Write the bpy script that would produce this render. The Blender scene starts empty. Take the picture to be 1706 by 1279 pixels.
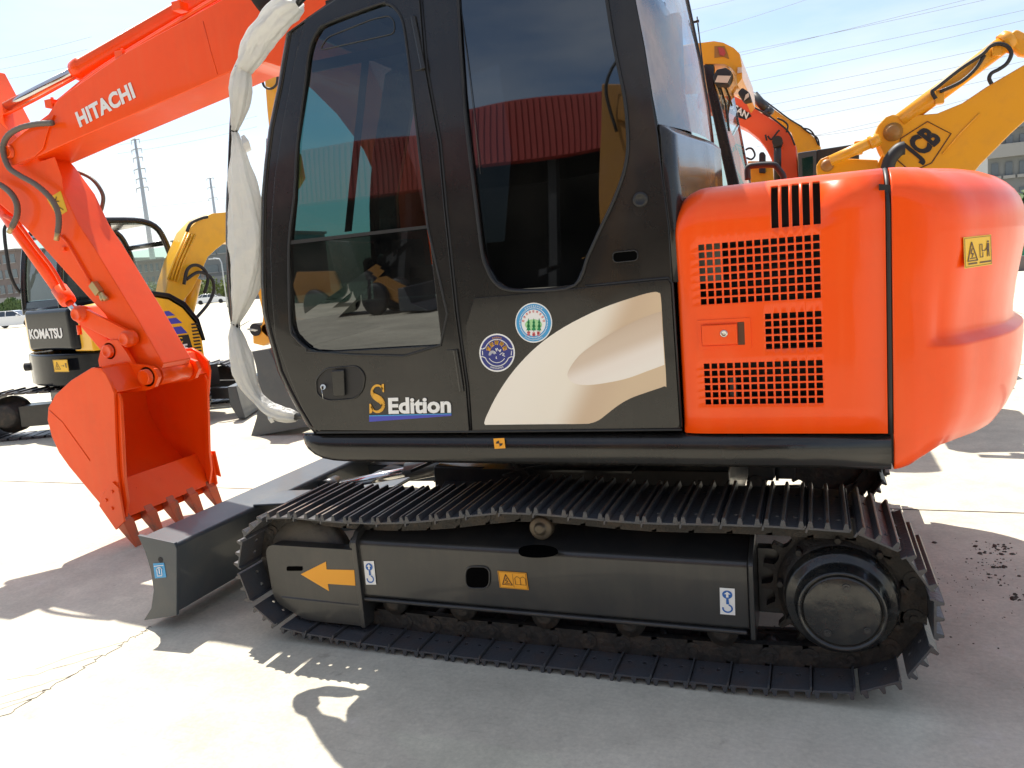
import bpy, bmesh, math, random
import numpy as np
from mathutils import Vector, Matrix
from mathutils.geometry import tessellate_polygon
random.seed(7)
S = bpy.context.scene
COL = S.collection
R_ = math.radians
# ------------------------------------------------------------------ camera
F_PX, W_PX, CX, CY = 1300.0, 1706.0, 853.0, 640.0
_p = math.atan(192.3/F_PX)
_n = np.array([.083, 1.]); _n /= np.linalg.norm(_n)
_down = np.array([_n[0]*math.cos(_p), _n[1]*math.cos(_p), math.sin(_p)])
_m = np.array([3333., -84., -F_PX]); _m /= np.linalg.norm(_m)
_X = _m - _m.dot(_down)*_down; _X /= np.linalg.norm(_X)
_Z = -_down; _Y = np.cross(_Z, _X)
ROT = np.array([_X, _Y, _Z])                    # world <- camera (x right, y down, z forward)
CAM = np.array([0., -2.594, 1.5])
cd = bpy.data.cameras.new('camera'); cam = bpy.data.objects.new('camera', cd); COL.objects.link(cam)
cd.sensor_width = 36; cd.lens = F_PX/W_PX*36; cd.clip_end = 3000; cd.clip_start = .05
_r = Matrix([[ROT[i][0], -ROT[i][1], -ROT[i][2]] for i in range(3)])
cam.matrix_world = Matrix.Translation(Vector(CAM)) @ _r.to_4x4()
S.camera = cam
# ------------------------------------------------------------------ light
SUN = Vector((-.41, .40, 1.0)).normalized()
w = bpy.data.worlds.new('World'); S.world = w; w.use_nodes = True
nt = w.node_tree; bg = nt.nodes['Background']
sky = nt.nodes.new('ShaderNodeTexSky'); sky.sky_type = 'NISHITA'; sky.sun_disc = False
sky.sun_elevation = math.asin(SUN.z); sky.sun_rotation = math.atan2(SUN.x, SUN.y)
sky.air_density = 1.0; sky.dust_density = 1.4; sky.ozone_density = 1.0
def _wn(t, **k):
    n = nt.nodes.new(t)
    for a, b in k.items(): n.inputs[a].default_value = b
    return n
_tc = nt.nodes.new('ShaderNodeTexCoord'); _mp = _wn('ShaderNodeMapping'); _mp.inputs['Scale'].default_value = (1.2, 1.2, 5.0); _mp.inputs['Rotation'].default_value = (.1, .2, .4)
_no = _wn('ShaderNodeTexNoise', Scale=1.6, Detail=7, Roughness=.55); _mr = nt.nodes.new('ShaderNodeMapRange'); _mx = nt.nodes.new('ShaderNodeMix'); _mx.data_type = 'RGBA'
_mr.inputs[1].default_value = .38; _mr.inputs[2].default_value = .72; _mr.inputs[4].default_value = .85
_mx.inputs[7].default_value = (5.6, 5.75, 5.9, 1)                 # thin high cloud
nt.links.new(_tc.outputs['Generated'], _mp.inputs[0]); nt.links.new(_mp.outputs[0], _no.inputs['Vector']); nt.links.new(_no.outputs[0], _mr.inputs[0]); nt.links.new(_mr.outputs[0], _mx.inputs[0])
nt.links.new(sky.outputs[0], _mx.inputs[6]); nt.links.new(_mx.outputs[2], bg.inputs[0]); bg.inputs[1].default_value = .092
sl = bpy.data.lights.new('sun', 'SUN'); sl.energy = 3.8; sl.angle = R_(.5); sl.color = (1, .95, .86)
so = bpy.data.objects.new('sun', sl); COL.objects.link(so)
so.rotation_euler = SUN.to_track_quat('Z', 'Y').to_euler(); so.location = SUN*40
S.view_settings.view_transform = 'Standard'; S.view_settings.look = 'None'
S.view_settings.exposure = 1.12; S.view_settings.gamma = 1
S.render.resolution_x = 1024; S.render.resolution_y = 768
S.cycles.max_bounces = 8; S.cycles.transparent_max_bounces = 12

def at(u, v, y=None, z=None, x=None):           # a pixel of the 1706 px photograph -> the point where its ray meets a plane
    r = ROT @ np.array([(u-CX)/F_PX, (v-CY)/F_PX, 1.])
    if z is not None: t = (z-CAM[2])/r[2]
    elif y is not None: t = (y-CAM[1])/r[1]
    else: t = (x-CAM[0])/r[0]
    return Vector(CAM + t*r)
def xz(pts, y): return [(lambda p: (p.x, p.z))(at(u, v, y=y)) for u, v in pts]

# ------------------------------------------------------------------ materials
def mat(name, col, rough=.5, metal=0., coat=0., var=.0, scale=8., bump=0., bscale=60., spec=.5, dirt=None, dirt_amt=.0, dscale=3., rvar=0., streak=0., scol=(.5, .4, .3)):
    m = bpy.data.materials.new(name); m.use_nodes = True; t = m.node_tree; b = t.nodes['Principled BSDF']
    b.inputs['Base Color'].default_value = (*col, 1); b.inputs['Roughness'].default_value = rough
    b.inputs['Metallic'].default_value = metal; b.inputs['Coat Weight'].default_value = coat
    b.inputs['Coat Roughness'].default_value = .06; b.inputs['Specular IOR Level'].default_value = spec
    tc = t.nodes.new('ShaderNodeNewGeometry')
    out = None
    if var:
        n = t.nodes.new('ShaderNodeTexNoise'); n.inputs['Scale'].default_value = scale; n.inputs['Detail'].default_value = 6
        t.links.new(tc.outputs['Position'], n.inputs['Vector'])
        r = t.nodes.new('ShaderNodeMapRange'); r.inputs[3].default_value = 1-var; r.inputs[4].default_value = 1+var
        t.links.new(n.outputs[0], r.inputs[0])
        mx = t.nodes.new('ShaderNodeVectorMath'); mx.operation = 'SCALE'; mx.inputs[0].default_value = col
        t.links.new(r.outputs[0], mx.inputs['Scale']); out = mx.outputs[0]
    if dirt:
        n = t.nodes.new('ShaderNodeTexNoise'); n.inputs['Scale'].default_value = dscale; n.inputs['Detail'].default_value = 10; n.inputs['Roughness'].default_value = .65
        t.links.new(tc.outputs['Position'], n.inputs['Vector'])
        r = t.nodes.new('ShaderNodeMapRange'); r.inputs[1].default_value = .48; r.inputs[2].default_value = .68; r.inputs[4].default_value = dirt_amt
        t.links.new(n.outputs[0], r.inputs[0])
        mx = t.nodes.new('ShaderNodeMix'); mx.data_type = 'RGBA'; mx.inputs[6].default_value = (*col, 1); mx.inputs[7].default_value = (*dirt, 1)
        if out: t.links.new(out, mx.inputs[6])
        t.links.new(r.outputs[0], mx.inputs[0]); out = mx.outputs[2]
    if streak:
        mp = t.nodes.new('ShaderNodeMapping'); mp.inputs['Scale'].default_value = (9, 9, .7); t.links.new(tc.outputs['Position'], mp.inputs[0])
        n = t.nodes.new('ShaderNodeTexNoise'); n.inputs['Scale'].default_value = 3; n.inputs['Detail'].default_value = 9; n.inputs['Roughness'].default_value = .6; t.links.new(mp.outputs[0], n.inputs['Vector'])
        r = t.nodes.new('ShaderNodeMapRange'); r.inputs[1].default_value = .45; r.inputs[2].default_value = .8; r.inputs[4].default_value = streak; t.links.new(n.outputs[0], r.inputs[0])
        mx = t.nodes.new('ShaderNodeMix'); mx.data_type = 'RGBA'; mx.inputs[6].default_value = (*col, 1); mx.inputs[7].default_value = (*scol, 1)
        if out: t.links.new(out, mx.inputs[6])
        t.links.new(r.outputs[0], mx.inputs[0]); out = mx.outputs[2]
    if out: t.links.new(out, b.inputs['Base Color'])
    if rvar:
        n = t.nodes.new('ShaderNodeTexNoise'); n.inputs['Scale'].default_value = 5; n.inputs['Detail'].default_value = 8
        t.links.new(tc.outputs['Position'], n.inputs['Vector'])
        r = t.nodes.new('ShaderNodeMapRange'); r.inputs[3].default_value = max(0, rough-rvar); r.inputs[4].default_value = rough+rvar
        t.links.new(n.outputs[0], r.inputs[0]); t.links.new(r.outputs[0], b.inputs['Roughness'])
    if bump:
        n = t.nodes.new('ShaderNodeTexNoise'); n.inputs['Scale'].default_value = bscale; n.inputs['Detail'].default_value = 4
        t.links.new(tc.outputs['Position'], n.inputs['Vector'])
        bp = t.nodes.new('ShaderNodeBump'); bp.inputs['Strength'].default_value = bump; bp.inputs['Distance'].default_value = .01
        t.links.new(n.outputs[0], bp.inputs['Height']); t.links.new(bp.outputs[0], b.inputs['Normal'])
    return m
def glass(name, tint, ior=1.55, dirt=.03, wave=.0):
    m = bpy.data.materials.new(name); m.use_nodes = True; t = m.node_tree; t.nodes.clear(); N = t.nodes.new
    o = N('ShaderNodeOutputMaterial'); tr = N('ShaderNodeBsdfTransparent'); tr.inputs[0].default_value = (*tint, 1)
    g = N('ShaderNodeBsdfGlossy'); g.inputs['Roughness'].default_value = .015; g.inputs['Color'].default_value = (.9, .95, 1, 1)
    gg = N('ShaderNodeNewGeometry'); dv = N('ShaderNodeVectorMath'); dv.operation = 'DOT_PRODUCT'; t.links.new(gg.outputs['Normal'], dv.inputs[0]); t.links.new(gg.outputs['Incoming'], dv.inputs[1])
    def mth(op, a, b_=None):
        x = N('ShaderNodeMath'); x.operation = op
        for i, q in enumerate((a, b_)):
            if q is None: continue
            if isinstance(q, (int, float)): x.inputs[i].default_value = q
            else: t.links.new(q, x.inputs[i])
        return x
    F0 = ((ior-1)/(ior+1))**2; ab = mth('ABSOLUTE', dv.outputs['Value']); om = mth('SUBTRACT', 1.0, ab.outputs[0]); pw = mth('POWER', om.outputs[0], 5.0)
    ml = mth('MULTIPLY', pw.outputs[0], (1-F0)*.8); f = mth('ADD', ml.outputs[0], F0)
    d = N('ShaderNodeBsdfDiffuse'); d.inputs[0].default_value = (.45, .42, .38, 1)
    m1 = N('ShaderNodeMixShader'); m2 = N('ShaderNodeMixShader')
    geo = N('ShaderNodeNewGeometry'); n = N('ShaderNodeTexNoise'); n.inputs['Scale'].default_value = 4; n.inputs['Detail'].default_value = 8
    t.links.new(geo.outputs['Position'], n.inputs['Vector'])
    r = N('ShaderNodeMapRange'); r.inputs[1].default_value = .35; r.inputs[2].default_value = .8; r.inputs[4].default_value = dirt
    t.links.new(n.outputs[0], r.inputs[0])
    if wave:
        n2 = N('ShaderNodeTexNoise'); n2.inputs['Scale'].default_value = 2.2; n2.inputs['Detail'].default_value = 0
        t.links.new(geo.outputs['Position'], n2.inputs['Vector'])
        bp = N('ShaderNodeBump'); bp.inputs['Strength'].default_value = 1; bp.inputs['Distance'].default_value = wave
        t.links.new(n2.outputs[0], bp.inputs['Height']); t.links.new(bp.outputs[0], g.inputs['Normal'])
    t.links.new(f.outputs[0], m1.inputs[0]); t.links.new(tr.outputs[0], m1.inputs[1]); t.links.new(g.outputs[0], m1.inputs[2])
    t.links.new(r.outputs[0], m2.inputs[0]); t.links.new(m1.outputs[0], m2.inputs[1]); t.links.new(d.outputs[0], m2.inputs[2])
    t.links.new(m2.outputs[0], o.inputs[0])
    return m
def ramp_mat(name, p0, p1, stops, rough=.4, noise=0.):
    """a printed gradient: colour runs along p0 -> p1 in world space (it is ink on the decal, not light)"""
    m = bpy.data.materials.new(name); m.use_nodes = True; t = m.node_tree; b = t.nodes['Principled BSDF']; b.inputs['Roughness'].default_value = rough
    geo = t.nodes.new('ShaderNodeNewGeometry'); sub = t.nodes.new('ShaderNodeVectorMath'); sub.operation = 'SUBTRACT'; sub.inputs[1].default_value = p0
    dt = t.nodes.new('ShaderNodeVectorMath'); dt.operation = 'DOT_PRODUCT'; d = Vector(p1)-Vector(p0); dt.inputs[1].default_value = d/d.length_squared
    t.links.new(geo.outputs['Position'], sub.inputs[0]); t.links.new(sub.outputs[0], dt.inputs[0])
    cr = t.nodes.new('ShaderNodeValToRGB'); el = cr.color_ramp.elements
    for i, (s, c) in enumerate(stops):
        e = el[i] if i < 2 else el.new(s); e.position = s; e.color = (*c, 1)
    cr.color_ramp.interpolation = 'EASE'
    t.links.new(dt.outputs['Value'], cr.inputs[0]); t.links.new(cr.outputs[0], b.inputs['Base Color'])
    return m
M = {}
M['orange'] = mat('orange_paint', (.97, .086, .002), .34, spec=.3, coat=.22, var=.04, scale=3, bump=.02, bscale=30, rvar=.08, dirt=(.70, .07, .01), dirt_amt=.22, dscale=5, streak=.16, scol=(.92, .19, .05))
M['black'] = mat('black_paint', (.013, .0125, .012), .25, spec=.35, coat=.28, bump=.04, bscale=9, rvar=.10, dirt=(.032, .029, .025), dirt_amt=.6, dscale=2.2, streak=.15, scol=(.035, .031, .026))
M['frame'] = mat('chassis_paint', (.022, .023, .024), .34, coat=.2, bump=.05, bscale=14, rvar=.12, dirt=(.05, .045, .038), dirt_amt=.6, dscale=4, streak=.3, scol=(.055, .048, .04))
M['deckgrey'] = mat('blade_paint', (.045, .055, .066), .42, coat=.15, bump=.03, bscale=20, rvar=.1, dirt=(.10, .10, .09), dirt_amt=.4, dscale=4)
M['steel'] = mat('track_steel', (.058, .060, .066), .42, metal=.0, bump=.25, bscale=70, rvar=.15, dirt=(.10, .06, .04), dirt_amt=.45, dscale=9, streak=.0)
M['wornsteel'] = mat('worn_steel', (.10, .085, .065), .45, metal=.5, bump=.1, bscale=90, rvar=.15, dirt=(.14, .09, .05), dirt_amt=.7, dscale=9)
M['worn_edge'] = mat('worn_grouser_edge', (.16, .13, .105), .4, metal=.4, var=.4, scale=25, dirt=(.12, .05, .025), dirt_amt=.9, dscale=14)
M['hub'] = mat('oily_black_hub', (.012, .013, .014), .28, coat=.2, bump=.35, bscale=16, rvar=.08, dirt=(.05, .045, .035), dirt_amt=.7, dscale=9)
M['idler'] = mat('dusty_idler', (.085, .075, .06), .55, bump=.2, bscale=60, var=.2, dirt=(.03, .028, .025), dirt_amt=.7, dscale=12)
M['greasy'] = mat('greasy_steel', (.022, .02, .018), .6, bump=.6, bscale=50, var=.4, scale=20, dirt=(.07, .05, .035), dirt_amt=.7, dscale=16)
M['chrome'] = mat('chrome_rod', (.6, .6, .6), .18, metal=1)
M['rubber'] = mat('black_rubber', (.018, .018, .018), .55)
M['seal'] = mat('window_seal', (.012, .012, .013), .5)
M['pit_shade'] = mat('recess_shade_black', (.003, .003, .003), .9, spec=.0)  # flat black that paints the shade inside openings and slots
M['dark'] = mat('dark_inside', (.02, .02, .022), .8)
M['hose'] = mat('hydraulic_hose', (.13, .11, .09), .55, bump=.3, bscale=120)
M['brass'] = mat('brass_fitting', (.5, .38, .18), .4, metal=.6)
M['yellow'] = mat('yellow_paint', (.84, .45, .015), .35, coat=.3, var=.05, scale=3, rvar=.08, dirt=(.5, .25, .05), dirt_amt=.25, dscale=5)
M['amber'] = mat('amber_paint', (.80, .36, .012), .35, coat=.3, var=.05, scale=3, rvar=.08, dirt=(.5, .22, .05), dirt_amt=.25, dscale=5)
M['darkyellow'] = mat('dimmed_yellow_paint', (.34, .16, .03), .45, var=.08, scale=4, dirt=(.3, .14, .05), dirt_amt=.5, dscale=4)  # yellow darkened to imitate reflections in tinted glass; pins share it
M['doosan'] = mat('red_orange_paint', (.82, .10, .03), .4, coat=.2, var=.05, scale=3)
M['white'] = mat('white_print', (.80, .80, .78), .45)
M['yprint'] = mat('yellow_sticker', (.86, .50, .01), .4)
M['orprint'] = mat('orange_yellow_sticker', (.85, .36, .012), .4)
M['bprint'] = mat('black_print', (.012, .012, .014), .45)
M['brownprint'] = mat('brown_print', (.10, .035, .01), .5)
M['blue'] = mat('blue_print', (.01, .12, .42), .4)
M['navy'] = mat('navy_print', (.02, .03, .20), .4)
M['violet'] = mat('violet_blue_print', (.05, .06, .42), .4)
M['red'] = mat('red_print', (.65, .03, .05), .4)
M['green'] = mat('green_print', (.01, .24, .08), .4)
M['lgreen'] = mat('light_green_print', (.35, .65, .30), .4)
M['gold'] = mat('gold_print', (.75, .38, .03), .35)
M['sky_label'] = mat('light_blue_print', (.05, .32, .62), .4)
M['glass_side'] = glass('tinted_side_glass', (.004, .006, .008), 2.0, .012, .0018)
M['glass_door'] = glass('teal_door_glass', (.085, .15, .155), 1.75, .03, .002)
M['glass_low'] = glass('dark_door_glass', (.02, .022, .02), 1.95, .04, .003)
M['glass_far'] = glass('far_glass', (.60, .80, .76), 1.5, .05)
M['glass_front'] = glass('front_glass', (.50, .82, .80), 1.5, .03)
M['glass_rear'] = glass('filmed_rear_glass', (.35, .42, .45), 2.2, .75, .004)
# ------------------------------------------------------------------ mesh kit
class MB:
    def __init__(s): s.v = []; s.f = []; s.s = []; s.m = []; s.ms = []; s.cur = 0
    def use(s, m):
        if m not in s.ms: s.ms.append(m)
        s.cur = s.ms.index(m); return s
    def add(s, vs, fs, smooth=False):
        o = len(s.v); s.v += [tuple(v) for v in vs]
        for f in fs: s.f.append([i+o for i in f]); s.s.append(smooth); s.m.append(s.cur)
        return s
    def box(s, x0, x1, y0, y1, z0, z1):
        vs = [(x, y, z) for x in (x0, x1) for y in (y0, y1) for z in (z0, z1)]
        return s.add(vs, [(0, 1, 3, 2), (4, 6, 7, 5), (0, 4, 5, 1), (2, 3, 7, 6), (0, 2, 6, 4), (1, 5, 7, 3)])
    def obox(s, p, q, wv, hv):
        """bar from p to q, half-width vector wv, half-height vector hv"""
        p, q, wv, hv = map(Vector, (p, q, wv, hv))
        vs = [c + a*wv + b*hv for c in (p, q) for a in (-1, 1) for b in (-1, 1)]
        return s.add(vs, [(0, 1, 3, 2), (4, 6, 7, 5), (0, 4, 5, 1), (2, 3, 7, 6), (0, 2, 6, 4), (1, 5, 7, 3)])
    def prism(s, poly, vec, smooth=False):
        """3D polygon swept by vec"""
        poly = [Vector(p) for p in poly]; vec = Vector(vec); n = len(poly)
        tri = tessellate_polygon([poly])
        vs = poly + [p+vec for p in poly]
        fs = [tuple(t) for t in tri] + [tuple(i+n for i in reversed(t)) for t in tri]
        s.add(vs, fs)
        s.add(vs, [(i, (i+1) % n, n+(i+1) % n, n+i) for i in range(n)], smooth)
        return s
    def pxz(s, poly, y0, y1): return s.prism([(x, y0, z) for x, z in poly], (0, y1-y0, 0))
    def panel(s, outer, holes, vec):
        loops = [[Vector(p) for p in outer]] + [[Vector(p) for p in h] for h in holes]
        allp = [p for l in loops for p in l]; n = len(allp); vec = Vector(vec)
        tri = tessellate_polygon(loops); vs = allp + [p+vec for p in allp]
        fs = [tuple(t) for t in tri] + [tuple(i+n for i in reversed(t)) for t in tri]; o = 0
        for l in loops:
            k = len(l); fs += [(o+i, o+(i+1) % k, n+o+(i+1) % k, n+o+i) for i in range(k)]; o += k
        return s.add(vs, fs)
    def ring(s, c, ax, r, n=24, ph=0):
        ax = Vector(ax).normalized(); a = ax.orthogonal().normalized() if abs(ax.y) < .99 else Vector((1, 0, 0)); b = ax.cross(a)
        return [Vector(c)+r*(math.cos(ph+2*math.pi*i/n)*a+math.sin(ph+2*math.pi*i/n)*b) for i in range(n)]
    def lathe(s, p, ax, prof, n=24, caps=True):
        """prof = [(distance along ax, radius)]"""
        ax = Vector(ax).normalized(); vs = []; fs = []
        for d, r in prof: vs += s.ring(Vector(p)+ax*d, ax, r, n)
        for k in range(len(prof)-1):
            for i in range(n): fs.append((k*n+i, k*n+(i+1) % n, (k+1)*n+(i+1) % n, (k+1)*n+i))
        s.add(vs, fs, True)
        if caps:
            s.add(s.ring(Vector(p)+ax*prof[0][0], ax, prof[0][1], n), [tuple(range(n))[::-1]])
            s.add(s.ring(Vector(p)+ax*prof[-1][0], ax, prof[-1][1], n), [tuple(range(n))])
        return s
    def cyl(s, p, q, r, r2=None, n=24):
        p, q = Vector(p), Vector(q); return s.lathe(p, q-p, [(0, r), ((q-p).length, r if r2 is None else r2)], n)
    def tube(s, path, r, n=8, closed=False):
        P = [Vector(p) for p in path]; k = len(P); rs = r if isinstance(r, (list, tuple)) else [r]*k
        vs = []; up = None
        for i in range(k):
            a = P[i-1] if (i or closed) else P[i]; b = P[(i+1) % k] if (i < k-1 or closed) else P[i]
            t = (b-a).normalized()
            if up is None: up = t.orthogonal().normalized()
            up = (up - up.dot(t)*t).normalized(); bb = t.cross(up)
            vs += [P[i]+rs[i]*(math.cos(2*math.pi*j/n)*up+math.sin(2*math.pi*j/n)*bb) for j in range(n)]
        fs = [(i*n+j, i*n+(j+1) % n, ((i+1) % k)*n+(j+1) % n, ((i+1) % k)*n+j) for i in range(k if closed else k-1) for j in range(n)]
        if not closed: fs += [tuple(range(n))[::-1], tuple((k-1)*n+j for j in range(n))]
        return s.add(vs, fs, True)
    def grid(s, rows, smooth=True, skip=None):
        m = len(rows); n = len(rows[0]); vs = [p for r in rows for p in r]
        fs = [(i*n+j, i*n+j+1, (i+1)*n+j+1, (i+1)*n+j) for i in range(m-1) for j in range(n-1) if not (skip and skip(i, j))]
        return s.add(vs, fs, smooth)
    def poly(s, pts): 
        pts = [Vector(p) for p in pts]; return s.add(pts, [tuple(t) for t in tessellate_polygon([pts])])
    def build(s, name, m=None, parent=None, bevel=0, seg=2, solid=0, sub=0, auto=None):
        me = bpy.data.meshes.new(name); me.from_pydata([tuple(v) for v in s.v], [], s.f)
        for p, sm, mi in zip(me.polygons, s.s, s.m): p.use_smooth = sm; p.material_index = mi
        if s.ms:
            for x in s.ms: me.materials.append(M[x] if isinstance(x, str) else x)
        else: me.materials.append(M[m] if isinstance(m, str) else m)
        bm = bmesh.new(); bm.from_mesh(me); bmesh.ops.remove_doubles(bm, verts=bm.verts, dist=1e-5)
        if not solid: bmesh.ops.recalc_face_normals(bm, faces=bm.faces)
        bm.to_mesh(me); bm.free()
        o = bpy.data.objects.new(name, me); COL.objects.link(o)
        if parent is not None: adopt(o, parent)
        if solid: x = o.modifiers.new('s', 'SOLIDIFY'); x.thickness = solid; x.offset = 0
        if bevel:
            x = o.modifiers.new('b', 'BEVEL'); x.width = bevel; x.segments = seg; x.limit_method = 'ANGLE'; x.angle_limit = R_(35)
            x.harden_normals = False
            for p in me.polygons: p.use_smooth = True
            x = o.modifiers.new('w', 'WEIGHTED_NORMAL'); x.keep_sharp = True
        if sub: x = o.modifiers.new('u', 'SUBSURF'); x.levels = sub; x.render_levels = sub
        return o
def world_of(o):
    m = o.matrix_basis.copy()
    if o.parent: m = world_of(o.parent) @ o.matrix_parent_inverse @ m
    return m
def adopt(o, parent): o.parent = parent; o.matrix_parent_inverse = world_of(parent).inverted()
def tag(o, label=None, cat=None, group=None, kind=None):
    for k, v in (('label', label), ('category', cat), ('group', group), ('kind', kind)):
        if v: o[k] = v
    return o
def thing(name, label, cat, loc=(0, 0, 0), rz=0, group=None):
    o = bpy.data.objects.new(name, None); COL.objects.link(o); o.location = loc; o.rotation_euler = (0, 0, rz)
    o.empty_display_size = .3
    return tag(o, label, cat, group)
def kids(o): return [c for c in bpy.data.objects if c.parent == o]
def copy_tree(o, parent=None):
    c = o.copy(); COL.objects.link(c); c.parent = parent
    for ch in kids(o): copy_tree(ch, c)
    return c
def smooth_path(pts, n=8, closed=False):
    P = [Vector(p) for p in pts]; out = []; k = len(P)
    for i in range(k if closed else k-1):
        if closed: a, b, c, d = P[i-1], P[i], P[(i+1) % k], P[(i+2) % k]
        else: a, b, c, d = P[max(i-1, 0)], P[i], P[i+1], P[min(i+2, k-1)]
        for j in range(n):
            t = j/n; out.append(.5*((2*b)+(c-a)*t+(2*a-5*b+4*c-d)*t*t+(3*b-a-3*c+d)*t**3))
    if not closed: out.append(P[-1])
    return out
def rounded(pts, r, n=4):
    """2D polygon with rounded corners; r a number or one per corner"""
    out = []; k = len(pts)
    for i in range(k):
        a, b, c = (Vector(pts[(i+j) % k]) for j in (-1, 0, 1)); rr = r[i] if isinstance(r, (list, tuple)) else r
        rr = min(rr, (a-b).length*.45, (c-b).length*.45)
        if rr < 1e-6: out.append(tuple(b)); continue
        p, q = b+(a-b).normalized()*rr, b+(c-b).normalized()*rr
        for j in range(n+1):
            t = j/n; out.append(tuple((1-t)**2*p+2*t*(1-t)*b+t*t*q))
    return out
def text(s, name, bl, br, tl, m, parent, bold=.02, depth=.002, sx=1.0):
    """lettering as a thin mesh; its box is mapped onto the corner points bl, br, tl"""
    c = bpy.data.curves.new(name, 'FONT'); c.body = s; c.offset = bold; c.extrude = 0; c.resolution_u = 3; c.space_character = sx
    t = bpy.data.objects.new(name, c); COL.objects.link(t); dg = bpy.context.evaluated_depsgraph_get()
    me = bpy.data.meshes.new_from_object(t.evaluated_get(dg)); bpy.data.objects.remove(t); bpy.data.curves.remove(c)
    co = np.array([v.co[:2] for v in me.vertices]); lo = co.min(0); hi = co.max(0)
    bl, br, tl = map(Vector, (bl, br, tl)); nrm = (br-bl).cross(tl-bl).normalized()
    mb = MB(); vs = [bl+(br-bl)*float((x-lo[0])/(hi[0]-lo[0]))+(tl-bl)*float((y-lo[1])/(hi[1]-lo[1]))+nrm*depth for x, y in co]
    mb.add(vs, [tuple(p.vertices) for p in me.polygons]); bpy.data.meshes.remove(me)
    o = mb.build(name, m); x = o.modifiers.new('s', 'SOLIDIFY'); x.thickness = depth*.8; x.offset = 0
    if parent: adopt(o, parent)
    return o
def frame_map(bl, br, tl, off=.0015):
    bl, br, tl = map(Vector, (bl, br, tl)); n = (br-bl).cross(tl-bl).normalized()
    return lambda x, y, k=1: bl+(br-bl)*x+(tl-bl)*y+n*off*k
def arc(cx, cy, r, a0, a1, n=12): return [(cx+r*math.cos(R_(a0+(a1-a0)*i/n)), cy+r*math.sin(R_(a0+(a1-a0)*i/n))) for i in range(n+1)]
def stroke(mb, f, pts, wd, k=2):
    """a printed line of width wd through unit-square points"""
    P = [Vector(p) for p in pts]
    for a, b in zip(P, P[1:]):
        d = (b-a); 
        if d.length < 1e-6: continue
        nn = Vector((-d.y, d.x)).normalized()*wd/2; e = d.normalized()*wd*.2
        mb.add([f(*(a-e+nn), k), f(*(b+e+nn), k), f(*(b+e-nn), k), f(*(a-e-nn), k)], [(0, 1, 2, 3)])
# ------------------------------------------------------------------ setting: ground
def concrete():
    m = bpy.data.materials.new('pale_concrete'); m.use_nodes = True; t = m.node_tree; N = t.nodes.new; b = t.nodes['Principled BSDF']
    b.inputs['Roughness'].default_value = .8; b.inputs['Specular IOR Level'].default_value = .25
    g = N('ShaderNodeNewGeometry')
    def noise(sc, det, lo, hi, rough=.6):
        n = N('ShaderNodeTexNoise'); n.inputs['Scale'].default_value = sc; n.inputs['Detail'].default_value = det; n.inputs['Roughness'].default_value = rough
        t.links.new(g.outputs['Position'], n.inputs['Vector']); r = N('ShaderNodeMapRange'); r.inputs[1].default_value = .3; r.inputs[2].default_value = .7
        r.inputs[3].default_value = lo; r.inputs[4].default_value = hi; t.links.new(n.outputs[0], r.inputs[0]); return r.outputs[0]
    def mul(a, c):
        x = N('ShaderNodeMath'); x.operation = 'MULTIPLY'; t.links.new(a, x.inputs[0]); t.links.new(c, x.inputs[1]); return x.outputs[0]
    k = mul(mul(noise(.7, 6, .76, 1.1), noise(5, 9, .82, 1.08, .7)), noise(60, 5, .84, 1.06, .75))
    # fine scratches dragged over the slab
    mp = N('ShaderNodeMapping'); mp.inputs['Scale'].default_value = (1.5, 26, 1); mp.inputs['Rotation'].default_value = (0, 0, .5)
    t.links.new(g.outputs['Position'], mp.inputs[0]); n = N('ShaderNodeTexNoise'); n.inputs['Scale'].default_value = 2.5; n.inputs['Detail'].default_value = 8
    t.links.new(mp.outputs[0], n.inputs['Vector']); r = N('ShaderNodeMapRange'); r.inputs[1].default_value = .62; r.inputs[2].default_value = .8; r.inputs[3].default_value = 1; r.inputs[4].default_value = .8
    t.links.new(n.outputs[0], r.inputs[0]); k = mul(k, r.outputs[0])
    v = N('ShaderNodeVectorMath'); v.operation = 'SCALE'; v.inputs[0].default_value = (.62, .575, .46); t.links.new(k, v.inputs['Scale'])
    # stains: soft grey-brown patches and small dark spots
    def stain(src, sc, det, lo, hi, amt, colr, rough=.6):
        n = N('ShaderNodeTexNoise'); n.inputs['Scale'].default_value = sc; n.inputs['Detail'].default_value = det; n.inputs['Roughness'].default_value = rough; t.links.new(g.outputs['Position'], n.inputs['Vector'])
        r = N('ShaderNodeMapRange'); r.inputs[1].default_value = lo; r.inputs[2].default_value = hi; r.inputs[4].default_value = amt; t.links.new(n.outputs[0], r.inputs[0])
        mx = N('ShaderNodeMix'); mx.data_type = 'RGBA'; mx.inputs[7].default_value = (*colr, 1); t.links.new(src, mx.inputs[6]); t.links.new(r.outputs[0], mx.inputs[0]); return mx.outputs[2]
    c = stain(v.outputs[0], 1.3, 8, .52, .75, .45, (.36, .33, .29)); c = stain(c, 9, 6, .66, .74, .45, (.25, .22, .18)); c = stain(c, 3.1, 9, .60, .72, .35, (.70, .67, .62), .7)
    t.links.new(c, b.inputs['Base Color'])
    n = N('ShaderNodeTexNoise'); n.inputs['Scale'].default_value = 45; n.inputs['Detail'].default_value = 8; t.links.new(g.outputs['Position'], n.inputs['Vector'])
    bp = N('ShaderNodeBump'); bp.inputs['Strength'].default_value = .25; bp.inputs['Distance'].default_value = .006
    t.links.new(n.outputs[0], bp.inputs['Height']); t.links.new(bp.outputs[0], b.inputs['Normal'])
    return m
M['concrete'] = concrete()
o = MB().add([(-900, -700, 0), (900, -700, 0), (900, 1100, 0), (-900, 1100, 0)], [(0, 1, 2, 3)]).build('ground', 'concrete'); tag(o, kind='structure')
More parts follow.
